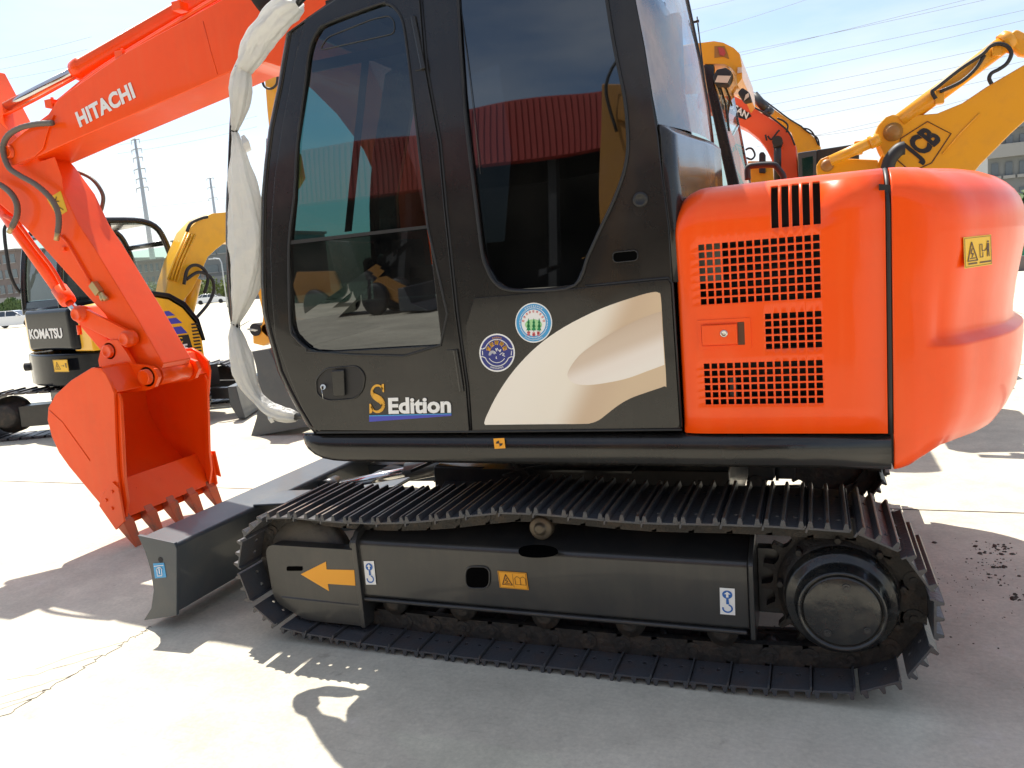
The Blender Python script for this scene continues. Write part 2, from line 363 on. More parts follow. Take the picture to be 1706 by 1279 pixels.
M['joint'] = mat('joint_filler', (.09, .08, .07), .9)
M['crack'] = mat('crack_line', (.20, .17, .14), .9, var=.3, scale=12)
j = MB()
for yy in (2.14, 7.5, 13, 19, 26, 34): j.box(-60, 60, yy, yy+.008, .001, .003)
for xx in (3.4, -9.9, -16, -22): j.box(xx, xx+.008, -14, 40, .0035, .0045)
tag(j.build('ground_joint', 'joint'), kind='structure')
ck = MB(); random.seed(3)
a = at(-30, 1200, z=0); b = at(262, 1028, z=0); pts = []
for i in range(60):
    t = i/59; q = a.lerp(b, t); pts.append(Vector((q.x+random.uniform(-.018, .018), q.y+random.uniform(-.018, .018)+.03*math.sin(t*11), .0012)))
ck.tube(pts, .0016, 4)
for k in range(5):
    i0 = 12+k*8; q = pts[i0].copy(); pp = []
    for i in range(9): pp.append(q.copy()); q += Vector((-.03+random.uniform(-.02, .02), -.035+random.uniform(-.015, .015), 0))
    ck.tube(pp, .0008, 3)
tag(ck.build('ground_crack', 'crack'), kind='structure')
# mud crumbs dropped behind the sprocket
M['mud'] = mat('dry_mud', (.075, .06, .045), .95, var=.4, scale=30)
mud = MB(); random.seed(11)
def clod(c, r):
    vs = []; 
    for (x, y, z) in [(1, 0, 0), (-1, 0, 0), (0, 1, 0), (0, -1, 0), (0, 0, 1), (.6, .6, .5), (-.6, .6, .5), (.6, -.6, .5), (-.6, -.6, .5)]:
        k = random.uniform(.7, 1.25); vs.append((c.x+x*r*k, c.y+y*r*k, max(0, z*r*.8*k)))
    mud.add(vs, [(0, 5, 7), (5, 4, 7), (7, 4, 8), (8, 4, 6), (6, 4, 5), (5, 2, 6), (7, 3, 8), (8, 1, 6), (0, 2, 5), (0, 7, 3), (3, 1, 8), (1, 2, 6)])
for (u, v, n, sp, r0) in [(1655, 905, 70, .06, .012), (1655, 930, 40, .05, .010), (1660, 955, 40, .05, .009), (1610, 950, 60, .12, .004), (1700, 985, 25, .03, .011), (1640, 1010, 40, .16, .004), (1600, 1000, 18, .12, .005), (1585, 1048, 3, .01, .012), (1660, 1060, 10, .15, .004)]:
    c = at(u, v, z=0); n = int(n*.8)
    for i in range(n):
        mud.cur = 0; clod(Vector((c.x+random.gauss(0, sp), c.y+random.gauss(0, sp*1.1), 0)), r0*random.choice((.25, .35, .5, .7, 1.0))*random.uniform(.6, 1.1))
tag(mud.build('mud_crumbs', 'mud'), kind='stuff', label='dark dry mud crumbs scattered on the shaded concrete', cat='mud')
# ------------------------------------------------------------------ the orange excavator
HX = thing('excavator', 'big orange and black crawler excavator with a grey dozer blade, filling the foreground', 'excavator', (-1.0, 1.16, 0))
YS = .05                                          # near side of the upper structure
def ycab(z): return YS + max(0, z-1.45)*.06
def oncab(u, v, off=0.):
    y = YS
    for _ in range(4): y = ycab(at(u, v, y=y).z)
    p = at(u, v, y=y-off); return p
# --- tracks
def track_path():
    S0, I0 = (.06, .305), (-2.13, .285); rs, ri = .235, .215
    pts = []
    for i in range(13): a = R_(-90+180*i/12); pts.append((S0[0]+rs*math.cos(a), S0[1]+rs*math.sin(a)))
    pts += [(-.25, .545), (-.60, .538), (-.88, .552), (-1.02, .557), (-1.16, .550), (-1.42, .510), (-1.70, .488), (-1.95, .492)]
    for i in range(13): a = R_(90+180*i/12); pts.append((I0[0]+ri*math.cos(a), I0[1]+ri*math.sin(a)))
    pts += [(-1.75, .049), (-1.4, .041), (-1.0, .040), (-.6, .041), (-.25, .049)]
    P = smooth_path([(x, 0, z) for x, z in pts], 6, True)
    L = [0]
    for a, b in zip(P, P[1:]+P[:1]): L.append(L[-1]+(b-a).length)
    return P, L
TP, TL = track_path(); NSH = 43; PITCH = TL[-1]/NSH
def tp(s):
    s %= TL[-1]; import bisect
    i = bisect.bisect_right(TL, s)-1; i = min(i, len(TP)-1); t = (s-TL[i])/max(1e-9, TL[i+1]-TL[i]); return TP[i].lerp(TP[(i+1) % len(TP)], t)
def make_track(y0, inner_sign):
    """y0 = outer shoe edge; the shoes run y0 .. y0+.45*sign"""
    ch = MB(); piv = [tp(i*PITCH+.03) for i in range(NSH)]
    yc = y0+.225*inner_sign
    for i in range(NSH):
        a, b = piv[i], piv[(i+1) % NSH]; d = (b-a).normalized(); n = Vector((d.z, 0, -d.x))
        if n.dot((a+b)/2-Vector((-1.03, 0, .3))) < 0: n = -n
        for sg, w0 in ((-1, .062), (1, .062), (-1, .038), (1, .038)):
            off = Vector((0, yc+sg*w0, 0)); e = d*(.02 if w0 > .05 else .012)
            ch.obox(a+off-e+n*.0, b+off+e*0+n*.0, (0, .011, 0), n*(.040 if w0 > .05 else .034))
        ch.cyl(Vector((a.x, yc-.078, a.z)), Vector((a.x, yc+.078, a.z)), .033, n=12); ch.cyl(Vector((a.x, yc-.084, a.z)), Vector((a.x, yc+.084, a.z)), .014, n=10)
        for sg in (-1, 1):
            for q in (.3, .7):
                c = a.lerp(b, q)+Vector((0, yc+sg*.050, 0)); ch.cyl(c+n*.02, c+n*.042, .013, n=6)
    tr = ch.build('track_chain', 'greasy', HX)
    global SHOE
    shoes = []
    for i in range(NSH):
        a, b = piv[i], piv[(i+1) % NSH]; d = (b-a).normalized(); n = Vector((d.z, 0, -d.x))
        if n.dot((a+b)/2-Vector((-1.03, 0, .3))) < 0: n = -n
        mwm = Matrix(((d.x, 0, n.x, (a.x+b.x)/2), (0, 1 if inner_sign > 0 else -1, 0, y0), (d.z, 0, n.z, (a.z+b.z)/2), (0, 0, 0, 1)))
        if d.cross(Vector((0, 1, 0))).dot(n) < 0: pass
        if SHOE is None:
            s = MB(); s.use('steel'); t0, t1 = -.060, .068; hx = lambda cx, cy: [(cx+.0085*math.cos(k*math.pi/3), cy+.0085*math.sin(k*math.pi/3), .040) for k in range(6)]
            s.panel([(t0, 0, .040), (t1, 0, .040), (t1, .45, .040), (t0, .45, .040)], [hx(tt, ww) for tt in (-.03, .028) for ww in (.10, .35)], (0, 0, .008))
            s.prism([(t1-.004, 0, .041), (t1-.001, 0, .028), (t1+.005, 0, .028), (t1+.003, 0, .048)], (0, .45, 0))
            s.prism([(t0, 0, .041), (t0-.006, 0, .050), (t0-.004, 0, .056), (t0+.006, 0, .048)], (0, .45, 0))
            for g in (-.050, .006, .058):
                s.use('steel').prism([(g-.010, 0, .047), (g-.005, 0, .069), (g+.005, 0, .069), (g+.010, 0, .047)], (0, .45, 0)); s.use('worn_edge').prism([(g-.0048, .001, .0692), (g-.0035, .001, .0705), (g+.0035, .001, .0705), (g+.0048, .001, .0692)], (0, .448, 0))
            o = s.build('track_shoe', None, bevel=.0015, seg=1); SHOE = o
        else:
            o = SHOE.copy(); COL.objects.link(o)
        o.parent = tr; o.matrix_parent_inverse = world_of(tr).inverted(); o.matrix_basis = mwm @ Matrix.Rotation(random.uniform(-.012, .012), 4, 'Y')
    return tr
SHOE = None
make_track(0.0, 1); make_track(2.32, -1)
# --- rolling gear
def rolling(y0, sg):
    Y = lambda a: y0+a*sg
    # sprocket with teeth
    s = MB(); c = (.06, .305); n = 20; pr = []
    for i in range(n):
        for (da, r) in ((-.34, .222), (-.18, .228), (-.09, .262), (.09, .262), (.18, .228), (.34, .222)):
            a = 2*math.pi*(i+da)/n + .05; pr.append((c[0]+r*math.cos(a), Y(.205), c[1]+r*math.sin(a)))
    s.prism(pr, (0, .04*sg, 0))
    s.lathe((c[0], Y(.13), c[1]), (0, sg, 0), [(0, .165), (.0, .185), (.03, .19), (.035, .205), (.075, .208), (.08, .225)], 40)
    sp = s.build('sprocket', 'greasy', HX)
    for i in range(9):
        a = 2*math.pi*i/9+.2; q = Vector((c[0]+.197*math.cos(a), Y(.125), c[1]+.197*math.sin(a))); MB().cyl(q, q+Vector((0, .05*sg, 0)), .011, n=6).build('sprocket_bolt', 'greasy', sp)
    h = MB(); h.lathe((c[0], Y(.008), c[1]-.0), (0, sg, 0), [(-.004, .0005), (-.003, .07), (0, .112), (.004, .121), (.009, .1225), (.0091, .1255), (-.002, .127), (-.003, .133), (.003, .137), (.05, .142), (.062, .150), (.064, .170), (.070, .177), (.10, .180), (.13, .182)], 64, False)
    hub = h.build('final_drive', 'hub', HX)
    for (dx, dz, r) in ((.015, .085, .014), (-.045, -.075, .012), (.075, -.055, .010)):
        b = MB(); q = Vector((c[0]+dx, Y(.001), c[1]+dz)); b.cyl(q, q+Vector((0, .01*sg, 0)), r, n=16); b.cyl(q-Vector((0, .004*sg, 0)), q, r*.55, n=6); b.build('drain_plug', 'frame', hub)
    # idler
    s = MB(); s.lathe((-2.13, Y(.125), .285), (0, sg, 0), [(0, .05), (.0, .15), (.01, .165), (.012, .188), (.03, .195), (.032, .21), (.088, .21), (.09, .195), (.108, .188), (.11, .15), (.12, .05)], 48)
    s.build('idler_wheel', 'idler', HX)
    s = MB(); s.lathe((-1.01, Y(.135), .495), (0, sg, 0), [(-.012, .012), (-.012, .02), (-.004, .022), (0, .03), (0, .040), (.004, .046), (.035, .048), (.04, .036), (.12, .036), (.125, .048), (.16, .048)], 32)
    s.build('carrier_roller', 'wornsteel', HX)
    s = MB(); s.obox((-1.01, Y(.28), .44), (-1.01, Y(.28), .53), (.03, 0, 0), (0, .02, 0)); s.build('roller_bracket', 'frame', HX)
    for k, x in enumerate((-1.70, -1.38, -1.02, -.68, -.34)):
        s = MB(); s.lathe((x, Y(.135), .135), (0, sg, 0), [(-.015, .02), (-.015, .032), (0, .034), (0, .055), (.03, .058), (.035, .048), (.145, .048), (.15, .058), (.18, .055)], 24); s.build('track_roller', 'greasy', HX)
rolling(0.0, 1); rolling(2.32, -1)
# --- track frames
def frame(y0, sg, detail):
    Y = lambda a: y0+a*sg
    f = MB(); x0, x1 = -1.86, -.235
    prof = [(.30, .172), (.10, .170), (.088, .180), (.085, .40), (.10, .425), (.24, .475), (.30, .475)]
    f.prism([(x0, Y(a), z) for a, z in prof], (x1-x0, 0, 0))
    f.prism([(x0+.01, Y(.08), .155), (x0+.01, Y(.08), .172), (x0+.01, Y(.30), .176), (x0+.01, Y(.30), .158)], (x1-x0-.02, 0, 0))
    fr = f.build('track_frame', 'frame', HX, bevel=.014, seg=3)
    f = MB(); ang = [(.27, .15), (.07, .145), (.066, .17), (.066, .42), (.09, .45), (.24, .50), (.27, .5)]
    f.prism([(x1, Y(a), z) for a, z in ang], (.018, 0, 0)); 
    f.box(x1+.018, x1+.11, min(Y(.25), Y(.3)), max(Y(.25), Y(.3)), .17, .42); f.build('end_plate', 'frame', fr, bevel=.004)
    # front guard over the idler
    g = MB(); gx0, gx1 = -2.29, -1.83
    outl = rounded([(gx0, .385), (gx0+.01, .12), (-2.12, .045), (gx1, .045), (gx1, .385)], [.055, .06, .04, .004, .004], 5)
    g.prism([(x, Y(.075), z) for x, z in outl], (0, .012*sg, 0))
    g.prism([(gx0+.04, Y(.08), .378), (gx1, Y(.08), .378), (gx1, Y(.12), .382), (gx0+.06, Y(.12), .382)], (0, 0, .008))
    g.prism([(gx0+.05, Y(.077), .145), (gx1, Y(.077), .138), (gx1, Y(.072), .128), (gx0+.06, Y(.072), .135)], (0, 0, .008))
    gd = g.build('idler_guard', 'frame', fr, bevel=.006, seg=3)
    s = MB(); s.prism([(gx1-.004, Y(.068), .04), (gx1-.004, Y(.068), .42), (gx1-.004, Y(.10), .46), (gx1-.004, Y(.24), .50), (gx1-.004, Y(.24), .04)], (.022, 0, 0)); s.build('guard_flange', 'frame', fr, bevel=.004)
    return fr, gd
fr, gd = frame(0.0, 1, True); frame(2.32, -1, False)
def fy(u, v, y=.084): return at(u, v, y=y)
def hole_patch(name, pts, y, parent, m='dark', depth=.003):
    MB().prism([(p.x, y, p.z) for p in pts], (0, -depth, 0)).build(name, m, parent)
# flat black rounded patches painted for the shade inside openings
def rr_dark_patch(name, u0, v0, u1, v1, y, parent, r=.02, m='pit_shade', rim=None):
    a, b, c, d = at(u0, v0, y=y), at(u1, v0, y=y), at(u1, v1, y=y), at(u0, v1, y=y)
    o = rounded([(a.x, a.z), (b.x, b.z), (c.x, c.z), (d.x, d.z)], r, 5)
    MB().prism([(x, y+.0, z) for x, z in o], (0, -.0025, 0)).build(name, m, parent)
    if rim:
        P = [(x, y-.002, z) for x, z in o]; MB().tube(P, .0035, 6, closed=True).build('opening_rim', rim, parent)
rr_dark_patch('frame_opening_shade', 776, 944, 816, 980, .084, fr, .035, rim='frame')
q = [at(u, v, z=.452) for u, v in ((868, 915), (878, 911), (905, 909), (925, 914), (930, 921), (915, 927), (885, 928), (868, 922))]
def fslope(y): return .425+(y-.10)*.05/.14
qq = []
for u, v in ((864, 919), (872, 912), (897, 909), (922, 913), (930, 920), (922, 927), (895, 930), (870, 927)):
    y = .17
    for _ in range(8): y = at(u, v, z=fslope(y)).y
    p = at(u, v, z=fslope(y)); qq.append(p)
sm = smooth_path(qq, 4, True); MB().prism([p+Vector((0, -.001, .001)) for p in sm], (0, -.001, .003)).build('frame_opening_shade', 'pit_shade', fr)  # black patch on the slope, painted as the opening's shade
rr_dark_patch('guard_slot_shade', 478, 944, 504, 951, .0745, gd, .006)  # thin black patch painted as the shaded slot
# stickers on the frame
def sticker(name, corners, y, m, parent, off=.0015):
    """corners: bl, br, tr, tl pixels on plane y"""
    P = [at(u, v, y=y-off) for u, v in corners]; MB().prism(P, (0, .001, 0)).build(name, m, parent); return P
P = [at(u, v, y=.0735) for u, v in ((501, 957), (543, 936), (544, 949), (590, 950), (592, 976), (546, 973), (548, 985))]
MB().prism(P, (0, .001, 0)).build('direction_arrow', 'orprint', gd)
def hook(bl, br, tl, parent):
    st = MB(); f = frame_map(bl, br, tl)
    st.use('white').add([f(0, 0), f(1, 0), f(1, 1), f(0, 1)], [(0, 1, 2, 3)])
    st.use('blue'); rr = .34; asp = .46
    ring = [(.5+rr*math.cos(a), .76+rr*asp*math.sin(a)) for a in [i*math.pi/12 for i in range(25)]]
    st.add([f(x, y, 2) for x, y in ring[:-1]], [tuple(range(24))])
    st.use('white'); st.add([f(*p, 3) for p in ((.5, .88), (.72, .78), (.58, .78), (.58, .66), (.42, .66), (.42, .78), (.28, .78))], [(0, 1, 2), (0, 2, 5), (0, 5, 6), (2, 3, 4), (2, 4, 5)])
    st.use('blue'); st.add([f(.42, .6, 2), f(.58, .6, 2), f(.62, .40, 2), (f(.42, .40, 2))], [(0, 1, 2, 3)])
    pts = [(.5+.25*math.cos(R_(a)), .24+.25*asp*math.sin(R_(a))) for a in range(75, -200, -15)]
    for a, b in zip(pts, pts[1:]):
        na = lambda p, k: (.5+(p[0]-.5)*k, .24+(p[1]-.24)*k)
        st.add([f(*a, 2), f(*b, 2), f(*na(b, 1.45), 2), f(*na(a, 1.45), 2)], [(0, 1, 2, 3)])
    st.build('hook_sticker', None, parent)
hook(at(610, 974, y=.084), at(627, 974, y=.084), at(606, 935, y=.084), fr)
hook(at(1200, 1023, y=.084), at(1225, 1025, y=.084), at(1199, 979, y=.084), fr)
def warn(bl, br, tl, parent, mm='orprint', kind=0, name='warning_sticker'):
    st = MB(); f = frame_map(bl, br, tl); st.use(mm).add([f(0, 0), f(1, 0), f(1, 1), f(0, 1)], [(0, 1, 2, 3)]); st.use('brownprint')
    for r in ([(.03, .04), (.97, .04), (.97, .96), (.03, .96), (.03, .04)],): stroke(st, f, r, .014)
    T = [(.12, .22), (.27, .82), (.46, .22), (.12, .22)]; stroke(st, f, T, .035)
    stroke(st, f, [(.29, .62), (.24, .45), (.32, .45), (.27, .34)], .03); stroke(st, f, [(.2, .3), (.38, .3)], .03)
    if kind == 0: 
        stroke(st, f, [(.58, .28), (.58, .66), (.66, .76), (.76, .66), (.86, .76), (.94, .66), (.94, .28), (.58, .28)], .02); stroke(st, f, [(.76, .66), (.76, .28)], .02)
        stroke(st, f, [(.51, .1), (.51, .9)], .012)
    elif kind == 1:
        stroke(st, f, [(.56, .30), (.56, .72), (.64, .72), (.64, .5), (.74, .5)], .025); stroke(st, f, [(.56, .3), (.66, .3), (.66, .45)], .025)
        stroke(st, f, [(.86, .8), (.86, .78)], .07); stroke(st, f, [(.86, .72), (.85, .5)], .09); stroke(st, f, [(.84, .5), (.82, .3)], .03); stroke(st, f, [(.88, .5), (.89, .3)], .03); stroke(st, f, [(.83, .62), (.74, .5)], .03)
        for x0, x1 in ((.14, .45), (.55, .92)):
            x = x0
            while x < x1: stroke(st, f, [(x, .13), (x+.025, .13)], .05); x += .045
    else:
        stroke(st, f, [(.52, .5), (.7, .5)], .03); stroke(st, f, [(.66, .58), (.74, .5), (.66, .42)], .03); stroke(st, f, [(.86, .7), (.86, .35)], .07); stroke(st, f, [(.8, .66), (.92, .66)], .05)
    st.build(name, None, parent)
warn(at(833, 979, y=.084), at(881, 983, y=.084), at(829, 951, y=.084), fr)
# --- car body: centre frame, slewing ring, arms
f = MB(); f.box(-1.75, -.35, .70, 1.62, .30, .58); f.prism([(-1.60, .28, .30), (-1.30, .28, .30), (-1.30, .72, .35), (-1.70, .72, .35)], (0, 0, .16)); f.prism([(-.75, .28, .30), (-.45, .28, .30), (-.35, .72, .35), (-.75, .72, .35)], (0, 0, .16))
f.prism([(-1.60, 2.04, .30), (-1.30, 2.04, .30), (-1.30, 1.6, .35), (-1.70, 1.6, .35)], (0, 0, .16)); f.prism([(-.75, 2.04, .30), (-.45, 2.04, .30), (-.35, 1.6, .35), (-.75, 1.6, .35)], (0, 0, .16))
cf = f.build('centre_frame', 'frame', HX, bevel=.01)
MB().lathe((-1.02, 1.16, .57), (0, 0, 1), [(0, .50), (.06, .50), (.065, .46), (.12, .46), (.125, .52), (.2, .52)], 48).build('slewing_ring', 'greasy', HX)
# --- dozer blade
b = MB(); bp = [(-2.925, .415), (-2.732, .392), (-2.724, .375), (-2.786, .055), (-2.972, 0.004), (-2.915, .07), (-2.885, .16), (-2.885, .26), (-2.90, .35)]
b.prism([(x, 0.0, z) for x, z in bp], (0, 2.32, 0)); bl = b.build('dozer_blade', 'deckgrey', HX, bevel=.006)
b = MB()
for y in (0.0, 2.32):
    b = MB(); b.prism([(x+(.0 if i else -.004), y-.006, z) for i, (x, z) in enumerate([(-2.935, .425), (-2.726, .398), (-2.716, .372), (-2.776, .045), (-2.986, -.0+.002), (-2.925, .07), (-2.893, .16), (-2.893, .26), (-2.91, .35)])], (0, .018, 0))
    b.build('side_plate', 'deckgrey', bl, bevel=.003)
P = [at(u, v, y=-.008) for u, v in ((258, 964), (277, 962), (273, 938), (255, 939))]
lb = MB(); lb.use('sky_label').prism(P, (0, .001, 0)); f_ = frame_map(P[0], P[1], P[3], .0015); lb.use('white')
stroke(lb, f_, arc(.5, .45, .26, 20, 160, 8), .05); stroke(lb, f_, [(.3, .2), (.3, .6)], .05); stroke(lb, f_, [(.7, .2), (.7, .6)], .05); stroke(lb, f_, [(.5, .3), (.5, .65)], .08); stroke(lb, f_, [(.1, .82), (.9, .82)], .04); stroke(lb, f_, [(.3, .15), (.7, .15)], .05)
lb.build('blue_sticker', None, bl)
pt = at(267, 933, y=-.008); MB().cyl((pt.x, -.0085, pt.z), (pt.x, -.004, pt.z), .013, n=16).build('bolt_hole_shade', 'dark', bl)  # dark disc on the plate, painted as the shade in a hole
b = MB(); b.obox((-2.73, .62, .26), (-1.45, .85, .36), (0, .05, 0), (0, 0, .055)); b.obox((-2.73, 1.70, .26), (-1.45, 1.47, .36), (0, .05, 0), (0, 0, .055)); b.box(-2.55, -2.40, .6, 1.72, .23, .33)
b.prism([(-2.74, .55, .39), (-2.35, .58, .41), (-2.02, .78, .44), (-2.02, .95, .44), (-2.35, .80, .41), (-2.74, .80, .39)], (0, 0, .012))
b.prism([(-2.74, 1.77, .39), (-2.35, 1.74, .41), (-2.02, 1.54, .44), (-2.02, 1.37, .44), (-2.35, 1.52, .41), (-2.74, 1.52, .39)], (0, 0, .012))
b.build('blade_arm', 'deckgrey', HX, bevel=.008)
b = MB(); b.use('frame').cyl((-2.15, 1.16, .42), (-1.62, 1.16, .52), .055); b.use('chrome').cyl((-2.6, 1.16, .33), (-2.15, 1.16, .42), .028); b.use('frame').cyl((-2.68, 1.10, .32), (-2.68, 1.22, .32), .05); b.build('blade_cylinder', None, HX)
# chassis cover plates glimpsed under the deck
b = MB(); b.prism([(-1.45, .62, .585), (-.75, .62, .585), (-.75, 1.7, .60), (-1.45, 1.7, .60)], (0, 0, .01)); b.obox((-1.86, .70, .56), (-1.45, .95, .70), (.0, .025, 0), (0, 0, .008)); b.build('cover_plate', 'frame', HX)
b = MB(); b.tube(smooth_path([(-1.42, .62, .80), (-1.36, .60, .72), (-1.26, .58, .62), (-1.20, .60, .56)], 6), .014, 8); b.tube(smooth_path([(-1.30, .5, .60), (-1.20, .52, .63), (-1.10, .6, .63)], 6), .006, 6); b.build('chassis_hose', 'rubber', HX)
# --- deck and skirt
d = MB(); d.box(-1.93, .24, .075, 2.24, .80, .875); d.box(-1.2, .30, .5, 1.85, .70, .80); dk = d.build('upper_deck', 'black', HX)
s = MB()
prof = [(.075, .778), (.052, .776), (.040, .79), (.034, .83), (.038, .868), (.05, .880), (.06, .889), (.085, .890)]
rows = []
for x, sc in ((-2.005, .25), (-1.995, .42), (-1.975, .62), (-1.95, .76), (-1.91, .90), (-1.86, .975), (-1.81, 1.0)):
    rows.append([Vector((x, .085-(.085-y)*min(1, sc+.2), .890-(.890-z)*sc)) for y, z in prof])
for x in (-1.5, -1.1, -.7, -.3, .214): rows.append([Vector((x, y, z)) for y, z in prof])
s.grid(rows); s.add(rows[0], [tuple(range(8))]); s.add(rows[-1], [tuple(range(8))])
sk = s.build('side_skirt', 'black', HX)
P = [at(u, v, y=.030) for u, v in ((822, 731), (840, 730), (842, 747), (824, 748))]
st = MB(); st.use('orprint').prism(P, (0, .001, 0)); f_ = frame_map(P[3], P[2], P[0], .002); st.use('bprint')
st.add([f_(.5, .5), f_(.2, .5), f_(.25, .68), f_(.5, .8)], [(0, 1, 2, 3)]); st.add([f_(.5, .5), f_(.8, .5), f_(.75, .32), f_(.5, .2)], [(0, 1, 2, 3)]); st.build('balance_mark', None, sk)
# --- cab shell
def Pc(pts, off=0.): return [oncab(u, v, off) for u, v in pts]
win2 = [(776, 184), (793, 328), (804, 419), (812, 446), (824, 468), (845, 481), (891, 483), (957, 474), (979, 425), (1000, 378), (1020, 335), (1036, 292), (1043, 258), (1044, 225), (1039, 164), (1023, 82), (1010, 0), (1000, -70), (760, -110), (764, 0)]
cab_out = [(560, 0), (520, 27), (484, 53), (476, 100), (469, 143), (454, 214), (447, 270), (442, 327), (441, 400), (441, 470), (444, 520), (452, 556), (469, 618), (484, 650), (500, 680), (517, 708), (530, 722), (785, 720), (1134, 716), (1121, 470), (1116, 380), (1105, 295), (1098, 230), (1088, 164), (1075, 82), (1058, -10), (1046, -75), (900, -150), (640, -60)]
dwin = [(546, 39), (632, 7), (645, 7), (656, 12), (669, 30), (677, 68), (692, 190), (713, 378), (735, 575), (531, 587), (511, 580), (493, 563), (484, 539), (482, 408), (491, 327), (496, 238), (508, 148), (514, 96), (520, 71), (530, 52)]
door_out = [(555, 1), (508, 33), (493, 89), (469, 214), (457, 297), (453, 350), (450, 420), (452, 488), (458, 563), (483, 632), (503, 680), (524, 717), (781, 719), (775, 642), (758, 522), (740, 350), (730, 238), (707, 113), (698, 0), (692, -40), (640, -40)]
def open_out(poly, k):                            # push a pixel outline outwards
    c = Vector((sum(p[0] for p in poly)/len(poly), sum(p[1] for p in poly)/len(poly))); out = []
    for p in poly: d = Vector(p)-c; out.append(tuple(c+d*(1+k/d.length)))
    return out
cs = MB()
cs.panel(Pc(cab_out, 0), [Pc(win2, 0), Pc(open_out(dwin, 6), 0)], (0, .045, 0))
cabn = cs.build('cab_frame', 'black', HX, bevel=.010, seg=3)
outl = Pc(cab_out)
CY1 = 1.03                                        # far side of the cab
far = [Vector((p.x, CY1+.05-ycab(p.z)+.05-.05, p.z)) for p in outl]
farwin = [(-1.98, 1.45), (-1.95, 1.9), (-1.78, 2.36), (-1.33, 2.44), (-1.28, 1.45)]
fw = MB(); fy_ = lambda z: CY1+.05-ycab(z)
fw.panel([Vector((p.x, fy_(p.z), p.z)) for p in outl], [[(x, fy_(z), z) for x, z in farwin]], (0, -.04, 0))
fw.build('far_side_panel', 'black', cabn, bevel=.008)
# front: rounded pillars, windscreen, roof, rear
fp = [(560, 0), (520, 27), (484, 53), (476, 100), (469, 143), (454, 214), (447, 270), (442, 327), (441, 400), (441, 470), (444, 520), (452, 556), (469, 618), (484, 650), (500, 680), (517, 708), (530, 722)]
fq = Pc(fp); rows = []
for k in range(6):
    a = R_(90*k/5); rows.append([p+Vector((-.045*math.sin(a), .045*(1-math.cos(a))+.0, 0))+Vector((.005, 0, 0)) for p in fq])
rows.append([p+Vector((0, .012, 0)) for p in rows[-1]])
MB().grid(rows).build('front_pillar', 'black', cabn, solid=.006)
rows = [[Vector((p.x, fy_(p.z)-(p.y-ycab(p.z)), p.z)) for p in r] for r in rows]
MB().grid(rows).build('front_pillar', 'black', cabn, solid=.006)
front = [p+Vector((-.038, 0, 0)) for p in fq]
up = [p for p in front if p.z > 1.32]; lo = [p for p in front if p.z <= 1.36]
g = MB(); g.grid([[Vector((p.x, ycab(p.z)+.05, p.z)) for p in up], [Vector((p.x, fy_(p.z)-.05, p.z)) for p in up]]); g.build('windscreen', 'glass_front', cabn)
g = MB(); g.grid([[Vector((p.x, ycab(p.z)+.05, p.z)) for p in lo], [Vector((p.x, fy_(p.z)-.05, p.z)) for p in lo]]); g.build('front_lower_panel', 'black', cabn, solid=.01)
z0 = min(p.z for p in up); MB().box(up[-1].x-.01, up[-1].x+.03, .1, CY1-.05, 1.30, 1.35).build('windscreen_bar', 'black', cabn, bevel=.006)
# roof
top = Pc([(560, 0), (640, -60), (900, -150), (1046, -75)]); tz = [(-1.76, 2.49), (-1.60, 2.60), (-1.30, 2.66), (-.75, 2.66), (-.58, 2.60), (-.50, 2.46)]
r = MB(); r.pxz([(-1.78, 2.44), (-1.72, 2.53), (-1.52, 2.63), (-1.25, 2.665), (-.80, 2.665), (-.62, 2.62), (-.535, 2.50), (-.53, 2.44), (-.60, 2.44), (-.64, 2.53), (-.82, 2.60), (-1.25, 2.60), (-1.50, 2.57), (-1.68, 2.48)], .12, CY1-.05)
r.build('roof', 'black', cabn, bevel=.01)
# rear: glass above, painted shell below
near_r = [oncab(u, v) for u, v in ((1059, 0), (1075, 82), (1088, 164), (1097, 207))]
farr = [at(1145, 0, y=1.02), at(1166, 100, y=1.03), at(1180, 180, y=1.03), at(1187, 238, y=1.03)]
n0 = near_r[0]+(near_r[0]-near_r[1])*1.6; f0 = farr[0]+(farr[0]-farr[1])*.9; f0.z = min(f0.z, 2.66); n0.z = min(n0.z, 2.62)
near_r = [n0]+near_r; farr = [f0]+farr
rg = MB(); rg.grid([[a.lerp(b, t)+Vector((.03*math.sin(math.pi*t), 0, 0)) for a, b in zip(near_r, farr)] for t in (0, .15, .3, .5, .7, .85, 1)])
rg.build('rear_window', 'glass_rear', cabn)
ed = MB(); ed.tube([near_r[-1]+Vector((.0, .01, -.008)), farr[-1]+Vector((0, 0, -.008))], .009, 6); ed.tube(farr, .008, 6); ed.build('rear_window_seal', 'seal', cabn)
nl = [oncab(u, v) for u, v in ((1098, 209), (1101, 225), (1105, 295), (1116, 380), (1121, 470))]
fl = [at(1187, 240, y=1.03), at(1191, 252, y=1.03), at(1194, 302, y=1.03)]; fl += [fl[-1]+Vector((0.0, 0, -.25)), fl[-1]+Vector((.0, 0, -.55))]
rows = []
for t in (0, .04, .10, .25, .5, .75, .94, .98, 1):
    k = .03 if .03 < t < .97 else (.015 if 0 < t < 1 else 0)
    rows.append([a.lerp(b, t)+Vector((k if i > 0 else k*.2, 0, 0)) for i, (a, b) in enumerate(zip(nl, fl))])
MB().grid(rows).build('rear_lower_panel', 'black', cabn, solid=.01)
MB().box(-1.20, -.45, .10, 1.02, .90, 1.60).build('rear_bulkhead', 'dark', cabn, bevel=.02)
